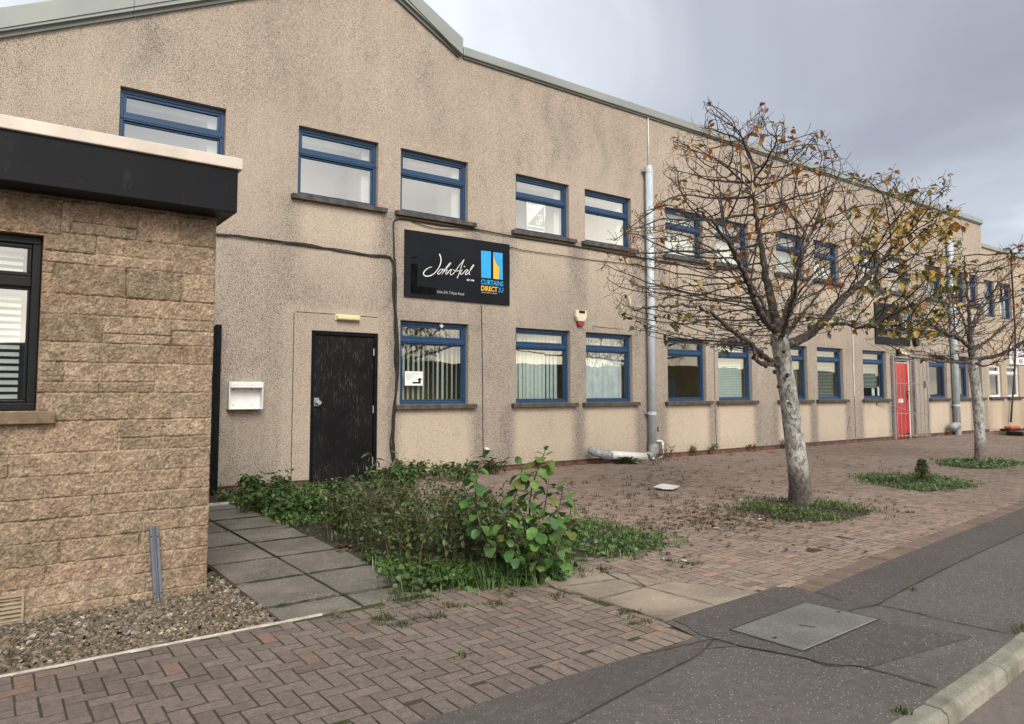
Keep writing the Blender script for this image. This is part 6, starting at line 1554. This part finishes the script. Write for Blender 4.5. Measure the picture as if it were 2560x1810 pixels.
def cover(name, polys, n, cols, size, hgt, seed, grass=0.4, mat='green', ragged=0.10):
    """low mixed grass and leaves over a patch of ground"""
    rs = np.random.default_rng(seed); m = MB()
    for poly, share, fall in polys:
        xs_, ys_ = [p[0] for p in poly], [p[1] for p in poly]; k = 0; tr = 0
        cxp, cyp = sum(xs_)/len(xs_), sum(ys_)/len(ys_)
        while k < n*share and tr < n*20:
            tr += 1; x, y = rs.uniform(min(xs_)-0.1, max(xs_)+0.1), rs.uniform(min(ys_)-0.1, max(ys_)+0.1)
            jx, jy = x+rs.normal(0, ragged), y+rs.normal(0, ragged)
            if not inside(jx, jy, poly): continue
            if mnoise.noise(Vector((x*3.1, y*3.1, seed))) < fall+rs.normal(0, 0.12): continue
            if y > D-0.02: continue
            k += 1; c = np.array(cols[rs.integers(len(cols))])*rs.uniform(0.8, 1.5)*(0.9+0.5*mnoise.noise(Vector((x*2, y*2, 3))))
            c = tuple(np.clip(c, 0.008, 0.7)); h = hgt*rs.uniform(0.4, 1.3)
            if rs.random() < grass:
                a = rs.uniform(0, 6.28); l = Vector((math.cos(a), math.sin(a), 0)); s = Vector((-l.y, l.x, 0))*0.0035; b = Vector((x, y, 0.0))
                tip_ = b+l*h*rs.uniform(0.3, 1.1)+Vector((0, 0, h)); md = b+l*h*0.25+Vector((0, 0, h*0.65))
                m.add([b-s, b+s, md+s*0.8, md-s*0.8, tip_], [(0, 1, 2, 3), (3, 2, 4)], c)
            else:
                leaf(m, Vector((x, y, h*rs.uniform(0.1, 0.9)+0.006)), size*rs.uniform(0.6, 1.3), c, rs, -0.25, 0.75)
    o = m.build(name, MT[mat], None, smooth=True, colors=True); o['kind'] = 'stuff'; return o
GC = [(0.075, 0.145, 0.035), (0.10, 0.185, 0.045), (0.06, 0.115, 0.03), (0.13, 0.20, 0.06), (0.17, 0.22, 0.10)]
path_weeds = [(2.2, 8.9), (2.2, 8.3), (2.35, 7.2), (2.30, 6.4), (2.36, 6.2), (2.75, 6.3), (3.2, 7.0), (3.6, 8.0), (3.5, 9.0)]
front_weeds = [(2.30, 4.98), (2.16, 4.2), (2.05, 3.93), (2.4, 3.87), (2.8, 3.70), (3.1, 3.62), (3.3, 3.85), (3.2, 4.3), (2.6, 4.6)]
cover('ground_cover', [(path_weeds, 1.0, -0.35), (front_weeds, 0.8, -0.5), (BED_MAIN, 0.7, -0.1)], 4000, GC, 0.044, 0.085, 51, 0.32, ragged=0.035)
cover('ground_cover', [(BED_GREEN, 1.0, -0.35)], 3200, GC, 0.036, 0.060, 52, 0.55, ragged=0.14)
cover('ground_cover', [(BED_T1, 1.0, -0.08)], 3000, GC+[(0.12, 0.06, 0.04)], 0.032, 0.055, 53, 0.72, ragged=0.15)
cover('ground_cover', [(BED_SAP, 1.0, -0.25)], 3600, GC+[(0.16, 0.18, 0.10)], 0.036, 0.070, 54, 0.7, ragged=0.14)
cover('ground_cover', [(BED_T2, 1.0, -0.4)], 2200, GC, 0.05, 0.06, 55, 0.6)
fgrass = [(2.45, 3.88), (2.85, 3.70), (3.0, 3.75), (2.95, 4.0), (2.6, 4.05)]
cover('long_grass', [(fgrass, 1.0, -0.9)], 650, [(0.06, 0.115, 0.03), (0.08, 0.14, 0.035)], 0.04, 0.12, 56, 1.0)
verge_p = [(24.9, 6.6), (24.4, 7.2), (23.2, 8.4), (24.6, 9.1), (34, 9.1), (34, 7.0)]
cover('verge_grass', [(verge_p, 1.0, -0.1)], 2600, [(0.075, 0.085, 0.03), (0.10, 0.10, 0.04), (0.05, 0.06, 0.022)], 0.08, 0.10, 57, 0.8)
# little weeds growing out of the paving joints and dead litter round the tree
def tufts(name, pts, cols, h, seed, blades=9, r=0.03):
    rs = np.random.default_rng(seed); m = MB()
    for (x, y) in pts:
        hh = h*rs.uniform(0.5, 1.4)
        for k in range(blades):
            a = rs.uniform(0, 6.28); l = Vector((math.cos(a), math.sin(a), 0)); b = Vector((x+rs.normal(0, r), y+rs.normal(0, r*0.5), 0)); s = Vector((-l.y, l.x, 0))*0.004
            c = tuple(np.array(cols[rs.integers(len(cols))])*rs.uniform(0.7, 1.3)); e = b+l*hh*rs.uniform(0.2, 0.9)+Vector((0, 0, hh*rs.uniform(0.5, 1.1)))
            m.add([b-s, b+s, e], [(0, 1, 2)], c)
    o = m.build(name, MT['green'], None, colors=True); o['kind'] = 'stuff'; return o
rs = np.random.default_rng(61); pts = []
while len(pts) < 420:
    px_, py_ = rs.uniform(1380, 2250), rs.uniform(1120, 1330)
    p = gd(px_, py_)
    dens = 1.0 if px_ < 1900 else 0.3
    if p.y > D-0.2 or not brick_ok(p.x, p.y) or rs.random() > dens: continue
    if mnoise.noise(Vector((p.x*1.2, p.y*1.2, 9))) < rs.normal(-0.1, 0.2): continue
    pts.append((round(p.x/BW)*BW, round(p.y/BW)*BW))
tufts('paving_weeds', pts, [(0.075, 0.055, 0.025), (0.05, 0.04, 0.02), (0.055, 0.065, 0.022), (0.09, 0.05, 0.03)], 0.045, 62, 8)
pts = []
for (px_, py_, n, sx, sy) in ((1030, 1505, 26, 45, 9), (850, 1535, 6, 12, 4), (1270, 1490, 5, 14, 4), (1395, 1490, 6, 14, 4), (1565, 1540, 6, 14, 4), (1590, 1562, 5, 14, 3), (1510, 1430, 9, 10, 6), (1440, 1440, 14, 22, 8), (1690, 1405, 10, 20, 5), (1720, 1420, 8, 14, 5), (1740, 1412, 7, 12, 4), (1690, 1340, 16, 40, 6), (1640, 1370, 20, 30, 10), (1740, 1300, 12, 30, 8), (1600, 1395, 8, 14, 6), (2270, 1283, 8, 12, 2), (2280, 1480, 4, 6, 3), (2550, 1575, 14, 14, 8), (2270, 1785, 7, 14, 5), (1000, 1565, 12, 20, 5), (1160, 1640, 3, 6, 4), (1085, 1545, 10, 25, 4), (1130, 1518, 8, 18, 3), (960, 1550, 10, 22, 4), (1240, 1512, 8, 15, 3), (700, 1520, 6, 10, 2), (1500, 1312, 14, 30, 6)):
    for k in range(n):
        p = gd(px_+rs.normal(0, sx), py_+rs.normal(0, sy)); pts.append((p.x, p.y))
tufts('paving_grass', pts, [(0.06, 0.10, 0.028), (0.08, 0.115, 0.035), (0.10, 0.11, 0.03), (0.05, 0.075, 0.024)], 0.030, 63, 10, 0.018)
def flat_litter(name, pts, cols, size, seed):
    rs = np.random.default_rng(seed); m = MB()
    for (x, y) in pts:
        leaf(m, Vector((x, y, 0.016+rs.uniform(0, 0.006))), size*rs.uniform(0.5, 1.3), tuple(np.array(cols[rs.integers(len(cols))])*rs.uniform(0.7, 1.2)), rs, 0, 0.6, cup=0.3)
    v = np.array(m.v); zc = 0.016; v[:, 2] = zc+np.clip((v[:, 2]-zc)*0.22, -0.006, 0.02); m.v = [tuple(a) for a in v]
    o = m.build(name, MT['leaf'], None, colors=True); o['kind'] = 'stuff'; return o
pts = []
for k in range(900):
    p = gd(rs.normal(1830, 130), rs.normal(1292, 22)); 
    if p.y < 6.2: pts.append((p.x, p.y))
for k in range(420):
    p = gd(rs.uniform(1500, 2500), rs.uniform(1120, 1400))
    if brick_ok(p.x, p.y): pts.append((p.x, p.y))
flat_litter('fallen_leaves', pts, [(0.11, 0.06, 0.04), (0.08, 0.046, 0.032), (0.15, 0.075, 0.045), (0.06, 0.04, 0.03)], 0.045, 64)
pts = []
for k in range(60):
    p = gd(rs.normal(905, 40), rs.normal(1362, 10)); pts.append((p.x, p.y))
flat_litter('dead_stalks', pts, [(0.12, 0.07, 0.04), (0.08, 0.045, 0.03), (0.16, 0.11, 0.07)], 0.09, 65)
pts = [(gd(x, y).x, gd(x, y).y) for x, y in ((1660, 1398), (1700, 1405), (1640, 1404), (1520, 1405), (1780, 1325), (1905, 1300))]
flat_litter('paper_scraps', pts, [(0.75, 0.74, 0.72)], 0.07, 66)
# brown curled leaves on the bricks
flat_litter('curled_leaf', [(gd(1735, 1394).x, gd(1735, 1394).y), (gd(1750, 1394).x, gd(1750, 1394).y)], [(0.16, 0.06, 0.035)], 0.09, 67)
